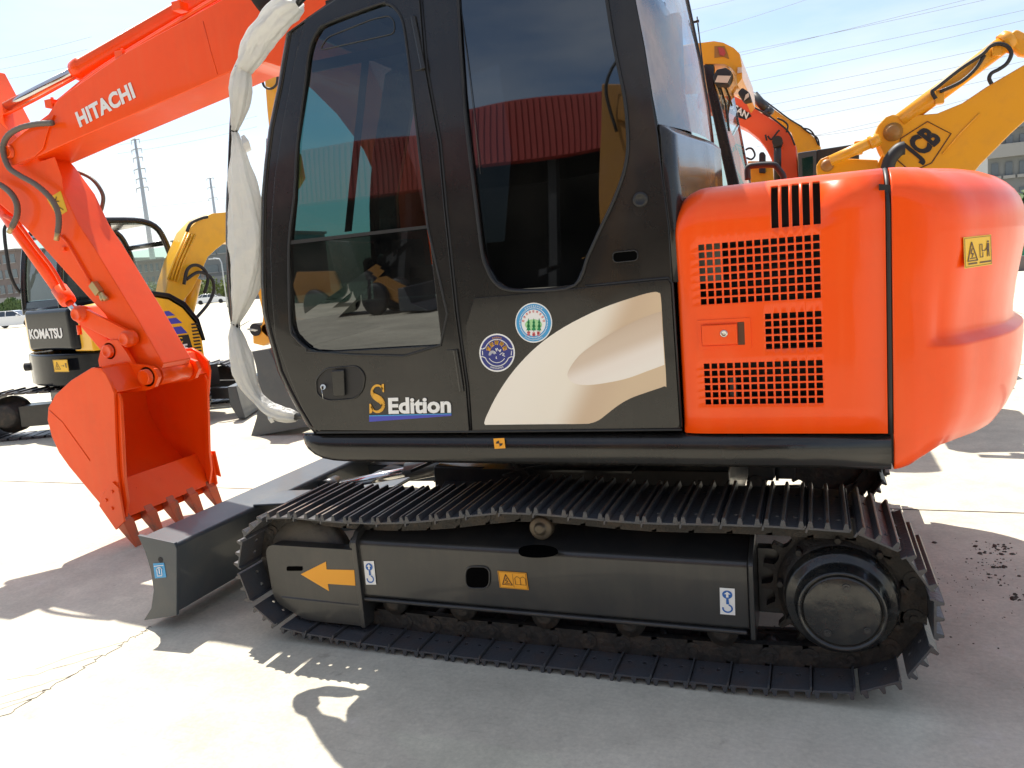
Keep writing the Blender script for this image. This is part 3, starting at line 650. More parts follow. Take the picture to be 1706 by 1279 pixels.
# side glass (fixed rear quarter)
g = MB(); g.poly([Vector((p.x, p.y+(2.6-p.z)*.012, p.z)) for p in Pc(open_out(win2, 2), -.004)]); g.build('side_window', 'glass_side', cabn)
w2 = Pc(open_out(win2, 2), .003); MB().tube(smooth_path(w2, 4, True), .006, 6, closed=True).build('window_seal', 'seal', cabn)
MB().tube([oncab(766, 0, -.004), oncab(778, 90, -.004), oncab(789, 184, -.004), oncab(800, 290, -.004)], .0015, 4).build('glass_edge', 'frame', cabn)
# cab door
dm = MB(); dm.panel(Pc(door_out, .014), [Pc(dwin, .014)], (0, .016, 0)); door = dm.build('cab_door', 'black', HX, bevel=.006, seg=3)
gl = Pc(dwin, .004); zs = oncab(482, 404, .004).z
upw = [(546, 39), (632, 7), (645, 7), (656, 12), (669, 30), (677, 68), (692, 190), (712, 376), (482, 403), (491, 327), (496, 238), (508, 148), (514, 96), (520, 71), (530, 52)]
loww = [(713, 381), (735, 575), (531, 587), (511, 580), (493, 563), (484, 539), (482, 408)]
MB().poly(Pc(upw, .004)).build('upper_window', 'glass_door', door)
MB().poly([Vector((p.x, YS+.0+max(0, 1.44-p.z)*.030, p.z)) for p in Pc(loww, .004)]).build('lower_window', 'glass_low', door)
MB().tube([p+Vector((0, -.003, 0)) for p in smooth_path(Pc(dwin, .012), 3, True)], .005, 6, closed=True).build('window_seal', 'seal', door)
MB().obox(oncab(481, 405, .009), oncab(714, 379, .009), (0, .004, 0), (0, 0, .008)).build('window_rail', 'seal', door)
MB().obox(oncab(610, 92, -.002), oncab(580, 386, -.002), (.014, 0, 0), (0, .004, 0)).build('sliding_rail', 'seal', door)
MB().obox(oncab(520, 112, -.004), oncab(672, 80, -.004), (0, .004, 0), (0, 0, .020)).build('window_header', 'seal', door)
vent = rounded([(532, 84), (545, 62), (620, 32), (648, 26), (657, 36), (657, 56)], 8, 4)
MB().tube(Pc(vent, .006), .0022, 5, closed=True).build('vent_seal', 'frame', door)
# gap behind the door and around the lower hatch
gp = MB(); gp.tube(Pc([(560, -2), (511, 32), (495, 89), (471, 214), (459, 297), (455, 350), (452, 420), (454, 488), (460, 563), (485, 632), (505, 680), (526, 715)], .006), .004, 5); gp.build('door_gasket', 'seal', door)
gp = MB(); gp.tube(Pc([(702, 0), (711, 113), (734, 238), (744, 350), (762, 522), (779, 642), (785, 717)], .002), .0055, 5); gp.build('pillar_gap', 'seal', cabn)
for pts in ([(686, 30), (690, 26), (707, 112), (704, 120)], [(754, 585), (763, 580), (773, 650), (766, 655)]):
    h = MB(); q = Pc(pts, .018); h.tube([(q[0]+q[1])/2, (q[2]+q[3])/2], .011, 10); h.obox((q[0]+q[1])/2+Vector((-.02, .006, 0)), (q[2]+q[3])/2+Vector((-.02, .006, 0)), (.016, 0, 0), (0, .006, 0)); h.build('hinge', 'black', door, bevel=.002)
# handle
hp = rounded([(526, 632), (543, 614), (596, 610), (608, 625), (605, 650), (591, 665), (547, 668), (528, 658)], 9, 4)
MB().prism(Pc(hp, .0155), (0, .001, 0)).build('handle_recess_shade', 'seal', door)  # flat dark patch painted for the shade behind the handle
MB().tube(Pc(hp, .017), .0035, 6, closed=True).build('recess_rim', 'black', door)
MB().prism(Pc([(552, 618), (572, 616), (574, 660), (555, 660)], .030), (0, .012, 0)).build('door_handle', 'black', door, bevel=.004)
MB().cyl(oncab(538, 645, .015), oncab(538, 645, .028), .011, n=20).build('lock', 'chrome', door)
k = MB(); c = oncab(538, 646, .03); k.box(c.x-.001, c.x+.001, c.y-.012, c.y+.006, c.z-.006, c.z+.006); k.tube([(c.x, c.y-.01, c.z-.006), (c.x+.002, c.y-.01, c.z-.045)], .0012, 4); k.build('key', 'chrome', door)
# lettering on the door
off = .0165
text('Edition', 'edition_lettering', oncab(648, 690, off), oncab(752, 688, off), oncab(647, 663, off), 'white', door, bold=.035)
# the S, drawn with a broad pen and serifs
sp = MB(); f_ = frame_map(oncab(614, 689, off), oncab(645, 687, off), oncab(613, 641, off), .001)
path = smooth_path([(.80, .80, 0), (.62, .93, 0), (.38, .93, 0), (.22, .80, 0), (.25, .64, 0), (.45, .53, 0), (.66, .43, 0), (.80, .28, 0), (.74, .12, 0), (.52, .04, 0), (.30, .08, 0), (.16, .24, 0)], 5)
n = len(path)
for i in range(n-1):
    a, b = path[i], path[i+1]; d = (b-a).normalized(); t = i/n; wd = .05+.15*math.exp(-((t-.5)/.23)**2); nn = Vector((-d.y, d.x, 0))*wd*.62
    sp.add([f_(*(a+nn).xy), f_(*(b+nn).xy), f_(*(b-nn).xy), f_(*(a-nn).xy)], [(0, 1, 2, 3)])
sp.add([f_(.76, .98), f_(.86, .98), f_(.86, .70), f_(.80, .70), f_(.70, .88)], [(0, 1, 2, 3, 4)]); sp.add([f_(.06, .0), f_(.16, .0), f_(.26, .12), f_(.14, .33), f_(.06, .33)], [(0, 1, 2, 3, 4)])
sp.build('letter', 'gold', door)
u = MB(); u.use('violet').prism(Pc([(615, 694), (752, 690), (752, 693), (615, 703)], off), (0, .001, 0)); u.use('sky_label').prism(Pc([(615, 692.2), (752, 689), (752, 690.3), (615, 694)], off+.0003), (0, .001, 0)); u.build('underline', None, door)
# lower hatch right of the door
hat = rounded([(786, 716), (782, 560), (776, 500), (800, 489), (900, 493), (1113, 466), (1118, 475), (1132, 714)], 5, 3)
hd = MB(); hd.prism([Vector((p.x, p.y, p.z)) for p in Pc([(787, 717), (776, 545), (790, 497), (850, 492), (975, 479), (1112, 466), (1117, 474), (1132, 708), (1129, 714)], .008)], (0, .008, 0)); hatch = hd.build('side_hatch', 'black', HX, bevel=.004)
MB().tube(Pc([(975, 477), (1113, 463), (1120, 472), (1135, 712)], .001), .0045, 5).build('hatch_gap', 'seal', hatch)
MB().tube(Pc([(528, 721), (785, 719.5), (1136, 716)], .012), .0045, 5).build('sill_gap', 'seal', hatch)
# swoosh decal
sw = [(807, 704), (812, 690), (830, 655), (858, 615), (895, 577), (940, 545), (1000, 515), (1060, 494), (1088, 487), (1097, 488), (1101, 496), (1105, 560), (1110, 638), (1106, 644), (1080, 653), (1050, 664), (1028, 677), (1010, 691), (998, 700), (985, 705), (970, 706.5), (900, 707), (815, 708), (809, 708)]
M['swoosh'] = ramp_mat('swoosh_print', oncab(880, 590), oncab(1040, 668), [(0, (.86, .80, .70)), (.45, (.85, .78, .66)), (.75, (.62, .46, .31)), (1, (.66, .50, .33))])
M['scoop'] = ramp_mat('swoosh_inner_print', oncab(1010, 540), oncab(1045, 625), [(0, (.56, .42, .30)), (.45, (.66, .53, .41)), (.75, (.84, .76, .68)), (1, (.86, .80, .72))])
sws = [(p.x, p.y) for p in smooth_path([(a, b, 0) for a, b in sw], 4, True)]
swo = MB().prism(Pc(sws, .0095), (0, .001, 0)).build('swoosh_decal', 'swoosh', hatch)
inner = smooth_path([Vector((*p, 0)) for p in ((1102, 519), (1070, 530), (1020, 555), (970, 588), (948, 616), (947, 630), (960, 640), (990, 641), (1040, 632), (1080, 618), (1107, 608))], 5)
MB().prism(Pc([(p.x, p.y) for p in inner], .0105), (0, .001, 0)).build('swoosh_scoop', 'scoop', hatch)
# round stickers
def round_frame(c, rx, ry, off):
    o = oncab(c[0], c[1], off); ex = oncab(c[0]+rx, c[1], off)-o; ez = oncab(c[0], c[1]-ry, off)-o
    return lambda x, y, k=1: o+ex*x+ez*y+Vector((0, -.0004*k, 0))
def disc(mb, f, r, k, n=40, x0=0, y0=0, ry=None): mb.add([f(x0+r*math.cos(2*math.pi*i/n), y0+(ry or r)*math.sin(2*math.pi*i/n), k) for i in range(n)], [tuple(range(n))])
def glyph(mb, f, cx, cy, s, rot, k, seed, wd=.13):
    """a small block of strokes, as the stickers' characters read at this size"""
    rnd = random.Random(seed); ca, sa = math.cos(rot), math.sin(rot)
    def T(x, y): return (cx+s*(x*ca-y*sa), cy+s*(x*sa+y*ca))
    L = [[(-.8, .5), (.8, .5)], [(-.7, -.75), (.7, -.75)], [(-.45, .9), (-.45, -.6)], [(.4, .9), (.4, -.8)], [(-.8, -.1), (.75, -.05)], [(0, .8), (-.05, -.5)]]
    for l in rnd.sample(L, 5): stroke(mb, f, [T(*p) for p in l], wd*s*1.6, k)
f_ = round_frame((889, 538), 31, 33.5, .0095); s1 = MB()
s1.use('white'); disc(s1, f_, 1.0, 1); s1.use('sky_label'); disc(s1, f_, .94, 2); s1.use('white')
for i in range(60):
    a = 2*math.pi*i/60; a2 = a+.06
    s1.add([f_(.77*math.cos(a), .77*math.sin(a), 3), f_(.77*math.cos(a2), .77*math.sin(a2), 3), f_(.72*math.cos(a2), .72*math.sin(a2), 3), f_(.72*math.cos(a), .72*math.sin(a), 3)], [(0, 1, 2, 3)])
disc(s1, f_, .66, 3); s1.use('lgreen'); disc(s1, f_, .46, 4, y0=-.10, ry=.28)
s1.use('green')
for x in (-.27, .02, .31):
    for (y0, y1, w_) in ((-.38, -.08, .12), (-.20, .08, .10), (-.02, .24, .075)): s1.add([f_(x-w_, y0, 5), f_(x+w_, y0, 5), f_(x, y1, 5)], [(0, 1, 2)])
    s1.add([f_(x-.02, -.44, 5), f_(x+.02, -.44, 5), f_(x+.02, -.36, 5), f_(x-.02, -.36, 5)], [(0, 1, 2, 3)])
s1.use('red')
for i in range(9): a = R_(170-i*20); glyph(s1, f_, .57*math.cos(a), .57*math.sin(a), .07, a-math.pi/2, 4, i)
for i, x in enumerate((-.26, .02, .28)): glyph(s1, f_, x, -.53-.04*(i == 1), .11, 0, 4, 20+i, .2)
s1.use('white')
for i in range(9): a = R_(122-i*8); glyph(s1, f_, .84*math.cos(a), .84*math.sin(a), .05, a-math.pi/2, 3, 40+i)
for i in range(15): a = R_(238+i*4.6); glyph(s1, f_, .85*math.cos(a), .85*math.sin(a), .035, a+math.pi/2, 3, 60+i)
s1.build('blue_round_sticker', None, hatch)
f_ = round_frame((828, 588), 30, 32, .0095); s2 = MB()
s2.use('white'); disc(s2, f_, 1, 1); s2.use('navy'); disc(s2, f_, .92, 2); s2.use('white')
for a0, a1, r in ((22, 158, .70), (202, 338, .70)): stroke(s2, f_, [(r*math.cos(R_(a)), r*math.sin(R_(a))) for a in [a0+(a1-a0)*i/16 for i in range(17)]], .05, 3)
for sx in (-1, 1):
    for sy in (-1, 1): stroke(s2, f_, [(sx*.65, sy*.27), (sx*.80, sy*.20), (sx*.92, sy*.22)], .05, 3)
    stroke(s2, f_, [(sx*.82, .10), (sx*.80, -.12)], .04, 3)
stroke(s2, f_, arc(0, -.0, .52, 215, 325, 8), .035, 3)
for i in range(3): stroke(s2, f_, arc(-.24, -.10, .10+.05*i, 20, 190, 7), .03, 3)
stroke(s2, f_, [(-.06, .22), (-.02, .08), (.03, .24)], .05, 3); stroke(s2, f_, [(.10, .16), (.18, .05), (.22, .18)], .05, 3)
stroke(s2, f_, [(.16, -.10), (.30, .0), (.42, -.05), (.3, -.12), (.45, -.18)], .035, 3); stroke(s2, f_, [(-.03, -.2), (-.05, -.28), (0, -.3)], .04, 3)
s2.use('gold')
for i in range(5): a = R_(158-i*33); glyph(s2, f_, .50*math.cos(a), .50*math.sin(a)+.02, .13, a-math.pi/2, 3, 90+i, .22)
for i in range(5): a = R_(106-i*8); glyph(s2, f_, .80*math.cos(a), .80*math.sin(a), .05, a-math.pi/2, 3, 70+i)
s2.use('white')
for i in range(9): a = R_(246+i*6); glyph(s2, f_, .81*math.cos(a), .81*math.sin(a), .05, a+math.pi/2, 3, 80+i)
s2.build('navy_round_sticker', None, hatch)
# knob on the rear pillar, and a flat black patch painted for the slot's shade
c = oncab(1067, 333, 0); MB().lathe((c.x, c.y+.002, c.z), (0, -1, 0), [(0, .026), (.006, .026), (.010, .021), (.010, .015), (.006, .014), (.006, .0)], 28, False).build('pillar_knob', 'seal', cabn)
sl_ = MB(); pts = rounded([(1020, 421), (1062, 417), (1063, 434), (1022, 438)], 8, 5); sl_.prism(Pc(pts, .0015), (0, .001, 0)); sl_.build('pillar_slot_shade', 'pit_shade', cabn)
MB().tube(Pc(pts, .002), .0025, 5, closed=True).build('slot_rim', 'black', cabn)
# cab interior
it = MB(); it.box(-1.98, -1.2, .1, 1.0, .90, .96); it.build('cab_floor', 'dark', cabn)
s = MB(); s.box(-1.55, -1.12, .34, .80, 1.22, 1.36); s.prism([(-1.20, .36, 1.34), (-1.06, .36, 1.34), (-.98, .40, 2.0), (-1.10, .40, 2.0)], (0, .40, 0)); s.box(-1.08, -.98, .44, .72, 2.02, 2.2)
M['fabric'] = mat('seat_fabric', (.02, .02, .022), .9, bump=.3, bscale=200)
s.build('seat', 'fabric', cabn, bevel=.03)
s = MB(); s.box(-1.75, -1.25, .16, .30, .95, 1.42); s.box(-1.75, -1.2, .84, .98, .95, 1.42); s.box(-1.93, -1.72, .72, .98, .95, 1.55); s.box(-1.88, -1.80, .74, .94, 1.52, 1.68); s.build('console', 'dark', cabn, bevel=.015)
s = MB()
for x, y in ((-1.66, .23), (-1.66, .91), (-1.86, .45), (-1.86, .60)):
    s.tube([(x, y, 1.3), (x+.02, y, 1.52)], .008, 6); s.lathe((x+.02, y, 1.5), (.05, 0, 1), [(0, .012), (.03, .022), (.08, .024), (.10, .01)], 12)
s.build('lever', 'rubber', cabn)
s = MB(); s.box(-.62, -.52, .12, 1.0, 1.5, 1.62); s.box(-.66, -.58, .12, .17, 1.6, 2.5); s.box(-.60, -.5, .92, 1.0, 1.6, 2.5); s.box(-1.28, -1.2, .93, 1.0, 1.0, 2.5); s.box(-1.72, -.6, .15, .98, 2.52, 2.57); s.build('cab_lining', 'dark', cabn)
# dark panel added to block the bright sky behind the side glass
MB().box(-1.22, -.56, .95, .97, 1.4, 2.56).build('view_blocker', 'dark', cabn)
# hand rail wrapped in white film, with the wrapped mirror
M['film'] = mat('white_wrapping_film', (.72, .72, .69), .35, bump=.9, bscale=38, var=.05, scale=10, spec=.6)
nt_ = M['film'].node_tree; nb = nt_.nodes['Principled BSDF']; nb.inputs['Transmission Weight'].default_value = 0; nb.inputs['Subsurface Weight'].default_value = 0
mixs = nt_.nodes.new('ShaderNodeMixShader'); tls = nt_.nodes.new('ShaderNodeBsdfTranslucent'); tls.inputs[0].default_value = (.85, .84, .80, 1); mixs.inputs[0].default_value = .45
outn = nt_.nodes['Material Output']; nt_.links.new(nb.outputs[0], mixs.inputs[1]); nt_.links.new(tls.outputs[0], mixs.inputs[2]); nt_.links.new(mixs.outputs[0], outn.inputs[0])
rail = [(520, -25), (498, 4), (468, 25), (437, 60), (411, 104), (399, 150), (390, 185), (387, 222), (384, 300), (382, 400), (386, 470), (392, 535), (397, 590), (410, 636), (428, 668), (455, 688), (494, 694)]
rp = [at(u, v, y=.10) for u, v in rail]
hr = MB().tube(smooth_path(rp, 4), .013, 10).build('handrail', 'black', HX)
hx_ = MB().tube([rp[-1]+Vector((-.01, 0, 0)), rp[-1]+Vector((.10, .03, .0))], .016, 10).build('rail_end', 'frame', hr)
# film sleeve: centre line, half-width in plan, half-depth
fl_ = [(500, 6, .024), (485, 12, .042), (468, 24, .047), (450, 44, .048), (435, 62, .047), (423, 84, .044), (411, 106, .034), (405, 114, .028), (403, 124, .032), (401, 150, .040), (398, 180, .030), (392, 210, .016), (390, 219, .012), (393, 232, .016), (398, 256, .026), (402, 290, .044), (407, 330, .060), (411, 370, .072), (414, 410, .076), (413, 440, .070), (408, 480, .052), (401, 510, .032), (393, 536, .014), (391, 545, .016), (394, 562, .030), (400, 590, .042), (407, 620, .044), (417, 645, .034), (430, 664, .024), (450, 682, .028), (470, 690, .030), (484, 693, .025), (494, 695, .018)]
rnd = random.Random(5); ctr = [at(u, v, y=.10) for u, v, _ in fl_]; P_ = smooth_path(ctr, 5); W_ = []
for i in range(len(fl_)-1):
    for j_ in range(5): t = j_/5; W_.append(fl_[i][2]*(1-t)+fl_[i+1][2]*t)
W_.append(fl_[-1][2]); rows = []; NS = 64; ph = [rnd.uniform(0, 6.28) for _ in range(5)]
for i, p in enumerate(P_):
    a = P_[max(i-1, 0)]; b = P_[min(i+1, len(P_)-1)]; t = (b-a).normalized(); n1 = t.cross(Vector((0, 1, 0))).normalized(); n2 = Vector((0, 1, 0)); r = []
    for j_ in range(NS):
        an = 2*math.pi*j_/NS; w_ = W_[i]
        fold = 1+.11*math.sin(6*an+ph[0]+i*.02)+.075*abs(math.sin(9*an+ph[1]-i*.09+1.3*math.sin(i*.13)))+.05*math.sin(3*an+i*.41+ph[2])+.045*abs(math.sin(11*an+i*.27+2*math.sin(i*.21+ph[3])))+.03*math.sin(i*.9+4*an)
        dep = min(w_, .035+w_*.22)
        r.append(p+n1*math.cos(an)*w_*fold+n2*math.sin(an)*dep*fold)
    r.append(r[0]); rows.append(r)
film = MB().grid(rows).build('wrapping_film', 'film', hr)
fp = MB()                                        # loose torn ends of the film at the ties
for (u, v, du, dv, w_) in ((404, 226, 12, 26, .02), (399, 545, 20, -12, .02), (398, 112, -10, 16, .012), (412, 548, 16, 3, .012), (447, 690, 8, 14, .014)):
    a, b = at(u, v, y=.085), at(u+du, v+dv, y=.075); m_ = a.lerp(b, .5)+Vector((.004, -.012, 0)); e = Vector((w_, 0, w_*.3))
    fp = MB(); fp.add([a-e*.4, a+e*.4, m_+e, m_-e*.6, b+e*.5, b-e*.8], [(0, 1, 2, 3), (3, 2, 4, 5)]); fp.build('loose_film', 'film', hr, solid=.001)

tie = MB()
for (u, v, r) in ((405, 113, .030), (390, 219, .014), (391, 540, .016), (430, 665, .026)):
    c = at(u, v, y=.10); tie.tube([c+Vector((math.cos(a)*r, math.sin(a)*r*.9, .004*math.sin(a*2))) for a in [i*.5236 for i in range(12)]], .003, 5, closed=True)
tie.build('wire_tie', 'dark', hr)
mr = MB(); mp_ = [at(u, v, y=.16) for u, v in ((377, 300), (375, 345), (375, 400), (376, 460), (380, 520), (386, 552), (394, 556), (392, 500), (390, 420), (390, 340), (390, 300))]
mr.prism(mp_, (0, .03, 0)); mr.build('mirror', 'frame', hr, bevel=.006)
# --- engine hood with real grille openings
HX0, HX1 = -.425, .205
def hx(u, v): return at(u, v, y=YS)
zt = 1.712
prof = [(YS, z) for z in ()]
RAD = .13
def hood_pt(x, s):
    """s = height up the side; above the shoulder the skin rolls over into the top"""
    zs = zt-RAD; z0 = .893
    if s <= zs: y, z = YS, s
    else:
        q = (s-zs)/RAD; a = min(q, math.pi/2)
        if q <= math.pi/2: y, z = YS+RAD-RAD*math.cos(a), zs+RAD*math.sin(a)
        else: y, z = YS+RAD+(q-math.pi/2)*RAD, zt
    r = .10; k = 0
    if x < HX0+r:                                 # front upper corner drops, front edge turns in
        dx = (HX0+r-x)/r; k = 1-math.sqrt(max(0, 1-dx*dx))
        if z > 1.5: z -= (z-1.5)/(zt-1.5)*k*.085
        y += k*.02
    return Vector((x, y, z-.012*max(0, (.1-x))*0))
def lin(a, b, n): return [a+(b-a)*i/n for i in range(n+1)]
# columns/rows of the three grilles measured on the side
gx0, gx1 = at(1166, 500, y=YS).x, at(1369, 480, y=YS).x
cols = 15; cw_ = (gx1-gx0)/cols; bar = cw_*.24
mx0, lx0 = gx0+cw_*8, gx0
zr = lambda u, v: at(u, v, y=YS).z
g1 = (zr(1368, 498), zr(1365, 389), 8); g2 = (zr(1374, 580), zr(1373, 516), 5); g3 = (zr(1376, 673), zr(1374, 598), 6)
xs = {HX0, HX1, 0.10, -.395, -.41, HX0+.006, -.38}; holes = []
for i in range(cols): xs |= {gx0+i*cw_+bar/2, gx0+(i+1)*cw_-bar/2}
ss = set(lin(.893, zt-RAD, 8)) | set(lin(zt-RAD, zt-RAD+RAD*math.pi/2, 8)) | set(lin(zt-RAD+RAD*math.pi/2, zt-RAD+RAD*math.pi/2+.3, 4))
for (a, b, n), c0 in ((g1, 0), (g2, 8), (g3, 0)):
    h = (b-a)/n; hb = h*.24
    for j_ in range(n):
        ss |= {a+j_*h+hb/2, a+(j_+1)*h-hb/2}
        for i in range(c0, cols): holes.append((gx0+i*cw_+bar/2, gx0+(i+1)*cw_-bar/2, a+j_*h+hb/2, a+(j_+1)*h-hb/2))
sx0, sx1 = at(1284, 330, y=YS).x, at(1366, 330, y=YS).x
pitch_ = (sx1-sx0-.02)/4
slz0 = zr(1325, 377); 
for i in range(5): holes.append((sx0+i*pitch_, sx0+i*pitch_+.021, slz0, zt-RAD+RAD*.95)); xs |= {sx0+i*pitch_, sx0+i*pitch_+.021}
ss |= {slz0, zt-RAD+RAD*.95}
def dedupe(v):
    v = sorted(v); o = [v[0]]
    for a in v[1:]:
        if a-o[-1] > 1e-4: o.append(a)
    return o
xs, ss = dedupe(xs), dedupe(ss)
def skip(i, j_):
    xm, sm_ = (xs[j_]+xs[j_+1])/2, (ss[i]+ss[i+1])/2
    return any(a < xm < b and c < sm_ < d for a, b, c, d in holes)
hm = MB(); hm.grid([[hood_pt(x, s) for x in xs] for s in ss], True, skip)
hood = hm.build('engine_hood', 'orange', HX, solid=.005)
hm = MB(); yb = YS+RAD+.3
hm.grid([[Vector((x, yy, zt-(0 if x > HX0+.1 else (1-math.sqrt(max(0, 1-((HX0+.1-x)/.1)**2)))*.085))) for x in xs] for yy in lin(yb, 2.1, 4)])
hm.build('hood_top', 'orange', hood, solid=.005)
fr_ = MB(); fr_.grid([[hood_pt(HX0, s)+Vector((0, 0, 0)) for s in ss], [hood_pt(HX0, s)+Vector((.004, .03, 0)) for s in ss]]); fr_.build('hood_flange', 'orange', hood)
inn = MB(); inn.use('dark').box(-.41, .20, .20, .24, .90, 1.69); inn.box(-.415, -.40, .1, 2.0, .9, 1.58); inn.box(-.41, .20, .08, 2.1, .885, .892)  # dark plates added so grille and slots look shaded inside, with radiator fins
for i in range(26): z = .93+i*.025; inn.box(-.36, .0, .185, .2, z, z+.006)
inn.build('radiator_dark_backing', None, hood)
M['greygreen'] = mat('grey_green_plate', (.16, .20, .17), .7, var=.2, scale=20)
MB().box(gx0-.01, gx0+cw_*3-.003, .10, .13, 1.40, 1.56).build('see_through_plate', 'greygreen', hood)  # plate coloured like the lit view through the upper grille holes
MB().box(gx0+cw_*3.1, gx0+cw_*4.0, .12, .15, .94, 1.08).build('inner_hose', 'frame', hood)
# latch
a, b = at(1170, 577, y=YS), at(1240, 536, y=YS)
lt = MB(); lt.panel([(a.x-.012, YS-.002, a.z-.012), (b.x+.02, YS-.002, a.z-.012), (b.x+.02, YS-.002, b.z+.012), (a.x-.012, YS-.002, b.z+.012)], [[(a.x, YS-.002, a.z), (b.x, YS-.002, a.z), (b.x, YS-.002, b.z), (a.x, YS-.002, b.z)]], (0, -.004, 0))
lt.box(a.x, b.x, YS-.0035, YS-.003, a.z, b.z); lt.build('latch_recess', 'orange', hood, bevel=.0025)
p1_ = at(1170, 577, y=YS); p2_ = at(1228, 538, y=YS)
MB().box(p1_.x+.002, p2_.x, YS-.017, YS-.004, p1_.z+.004, p2_.z-.002).build('latch_handle', 'orange', hood, bevel=.003)
c = at(1206, 556, y=YS-.018); MB().lathe((c.x, c.y+.001, c.z), (0, -1, 0), [(0, .012), (.003, .012), (.004, .009), (.002, .004)], 20).build('lock', 'chrome', hood)
a, b = at(1228, 577, y=YS), at(1240, 536, y=YS); MB().box(p2_.x+.001, b.x, YS-.0042, YS-.0036, a.z, b.z).build('latch_gap', 'brownprint', hood)
# --- counterweight
def cw_plan(n=40):
    c = [(.222, .05), (.30, .052), (.40, .085), (.48, .19), (.565, .32), (.645, .50), (.725, .80), (.755, 1.16)]
    c += [(x, 2.32-y) for x, y in c[-2::-1]]
    return [p.xy for p in smooth_path([(x, y, 0) for x, y in c], 8)]
PL = cw_plan(); NP = len(PL); cen = Vector((-.2, 1.16))
def cw_row(k):
    """vertical profile levels: (inset, z) ; the skirt rises and tucks in towards the tail"""
    p = PL[k]; u = k/(NP-1); e = min(u, 1-u); s = min(1, e/.16); s = s*s*(3-2*s)      # 0 at the seam, 1 round the tail
    zb = .775+.10*min(1, e/.5)*0+.04*s; rt = .10+.07*s; top = 1.712-.004*s
    L = [(.10*s+.01, zb), (.07*s, zb+.02), (.045*s, zb+.06), (.02*s, zb+.12), (.006*s, zb+.2), (0, zb+.3)]
    st = min(1, max(0, (e-.085)/.03))                  # the hand-hold step begins a little way round
    L += [(0, 1.150), (.0, 1.158), (.004*st, 1.162), (.028*st, 1.176), (.034*st, 1.188), (.034*st, 1.22), (.026*st, 1.30), (.012*st, 1.38), (0, 1.45)]
    for i in range(9):
        a = i/8*math.pi/2; L.append((rt*1.15*(1-math.cos(a)), top-rt+rt*math.sin(a)))
    L.append((.3, top+.004)); L.append((.5, top+.004))
    d = (PL[min(k+1, NP-1)]-PL[max(k-1, 0)]).normalized(); nrm = Vector((d.y, -d.x))
    if k == 0: nrm = Vector((0, -1))
    if k == NP-1: nrm = Vector((0, 1))
    nrm = (nrm*.75+(p-cen).normalized()*.25*(1 if s > 0 else 0)) if s > 0 else nrm
    return [Vector((*(p-nrm*i_), z)) for i_, z in L]
cwm = MB(); rows = [cw_row(k) for k in range(NP)]; cwm.grid(rows)
cwm.add(rows[0], [tuple(range(len(rows[0])))]); cwm.add([Vector(r[0]) for r in rows], [tuple(range(NP))]); cwm.add([Vector(r[-1]) for r in rows], [tuple(range(NP))])
cwt = cwm.build('counterweight', 'orange', HX)
MB().prism([(.190, .062, .80), (.235, .060, .79), (.235, .12, .79), (.19, .12, .80)], (0, 0, .86)).build('seam_strip', 'seal', cwt)
sm_ = MB(); pts = [Vector((.2135, YS+.006, z)) for z in lin(.89, zt-RAD, 6)]+[Vector((.2135, YS+RAD-(RAD-.006)*math.cos(a), zt-RAD+(RAD-.006)*math.sin(a))) for a in lin(.1, math.pi/2, 7)]+[Vector((.2135, 2.1, zt-.006))]
sm_.tube(pts, .009, 6); sm_.build('seam_gasket', 'seal', cwt)
def oncw(u, v, off=.0):
    """pixel -> counterweight skin (nearest crossing along the ray)"""
    r = Vector(ROT @ np.array([(u-CX)/F_PX, (v-CY)/F_PX, 1.])); o = Vector(CAM); best = None
    t = 2.2
    while t < 5:
        p = o+r*t
        for a, b in zip(PL, PL[1:]):
            pass
        ins = 0
        # inside test in plan
        c_ = False
        for i in range(NP):
            a, b = PL[i], PL[(i+1) % NP]
            if (a.y > p.y) != (b.y > p.y) and p.x < (b.x-a.x)*(p.y-a.y)/(b.y-a.y)+a.x: c_ = not c_
        if c_: return p-r.normalized()*off
        t += .002
    return p
q = [oncw(u, v, .006) for u, v in ((1606, 448), (1652, 441), (1647, 390), (1604, 396))]
warn(q[0], q[1], q[3], cwt, 'yprint', 1)
# --- boxes on the far side of the deck
b = MB(); b.use('black').box(-1.95, -1.25, 1.53, 2.22, .88, 1.35); b.use('orange').box(-1.24, -.44, 1.45, 2.22, .88, 1.62); b.build('tank_box', None, HX, bevel=.03, seg=3)
b = MB(); b.box(-1.95, -1.40, 1.05, 1.46, .88, 1.02); b.pxz([(-1.95, .9), (-1.62, .9), (-1.62, 1.42), (-1.78, 1.48), (-1.90, 1.3)], 1.075, 1.11); b.pxz([(-1.95, .9), (-1.62, .9), (-1.62, 1.42), (-1.78, 1.48), (-1.90, 1.3)], 1.43, 1.455); b.build('boom_bracket', 'black', HX, bevel=.006)
# --- boom
BY0, BY1 = 1.12, 1.42
top_e = [(20, 235), (50, 212), (80, 190), (98, 163), (200, 92), (368, 0), (450, -52), (490, -72), (530, -60), (570, 0), (604, 84), (645, 170), (690, 280), (715, 400), (735, 500), (728, 520), (700, 528)]
bot_e = [(680, 510), (668, 480), (655, 400), (640, 330), (605, 250), (560, 190), (520, 150), (480, 115), (440, 103), (400, 112), (328, 145), (118, 236), (60, 262), (30, 275), (12, 272), (4, 258), (8, 243)]
bpoly = xz(top_e+bot_e, BY0)
bm_ = MB(); bm_.pxz(bpoly, BY0, BY1); boom = bm_.build('boom', 'orange', HX, bevel=.008, seg=2)
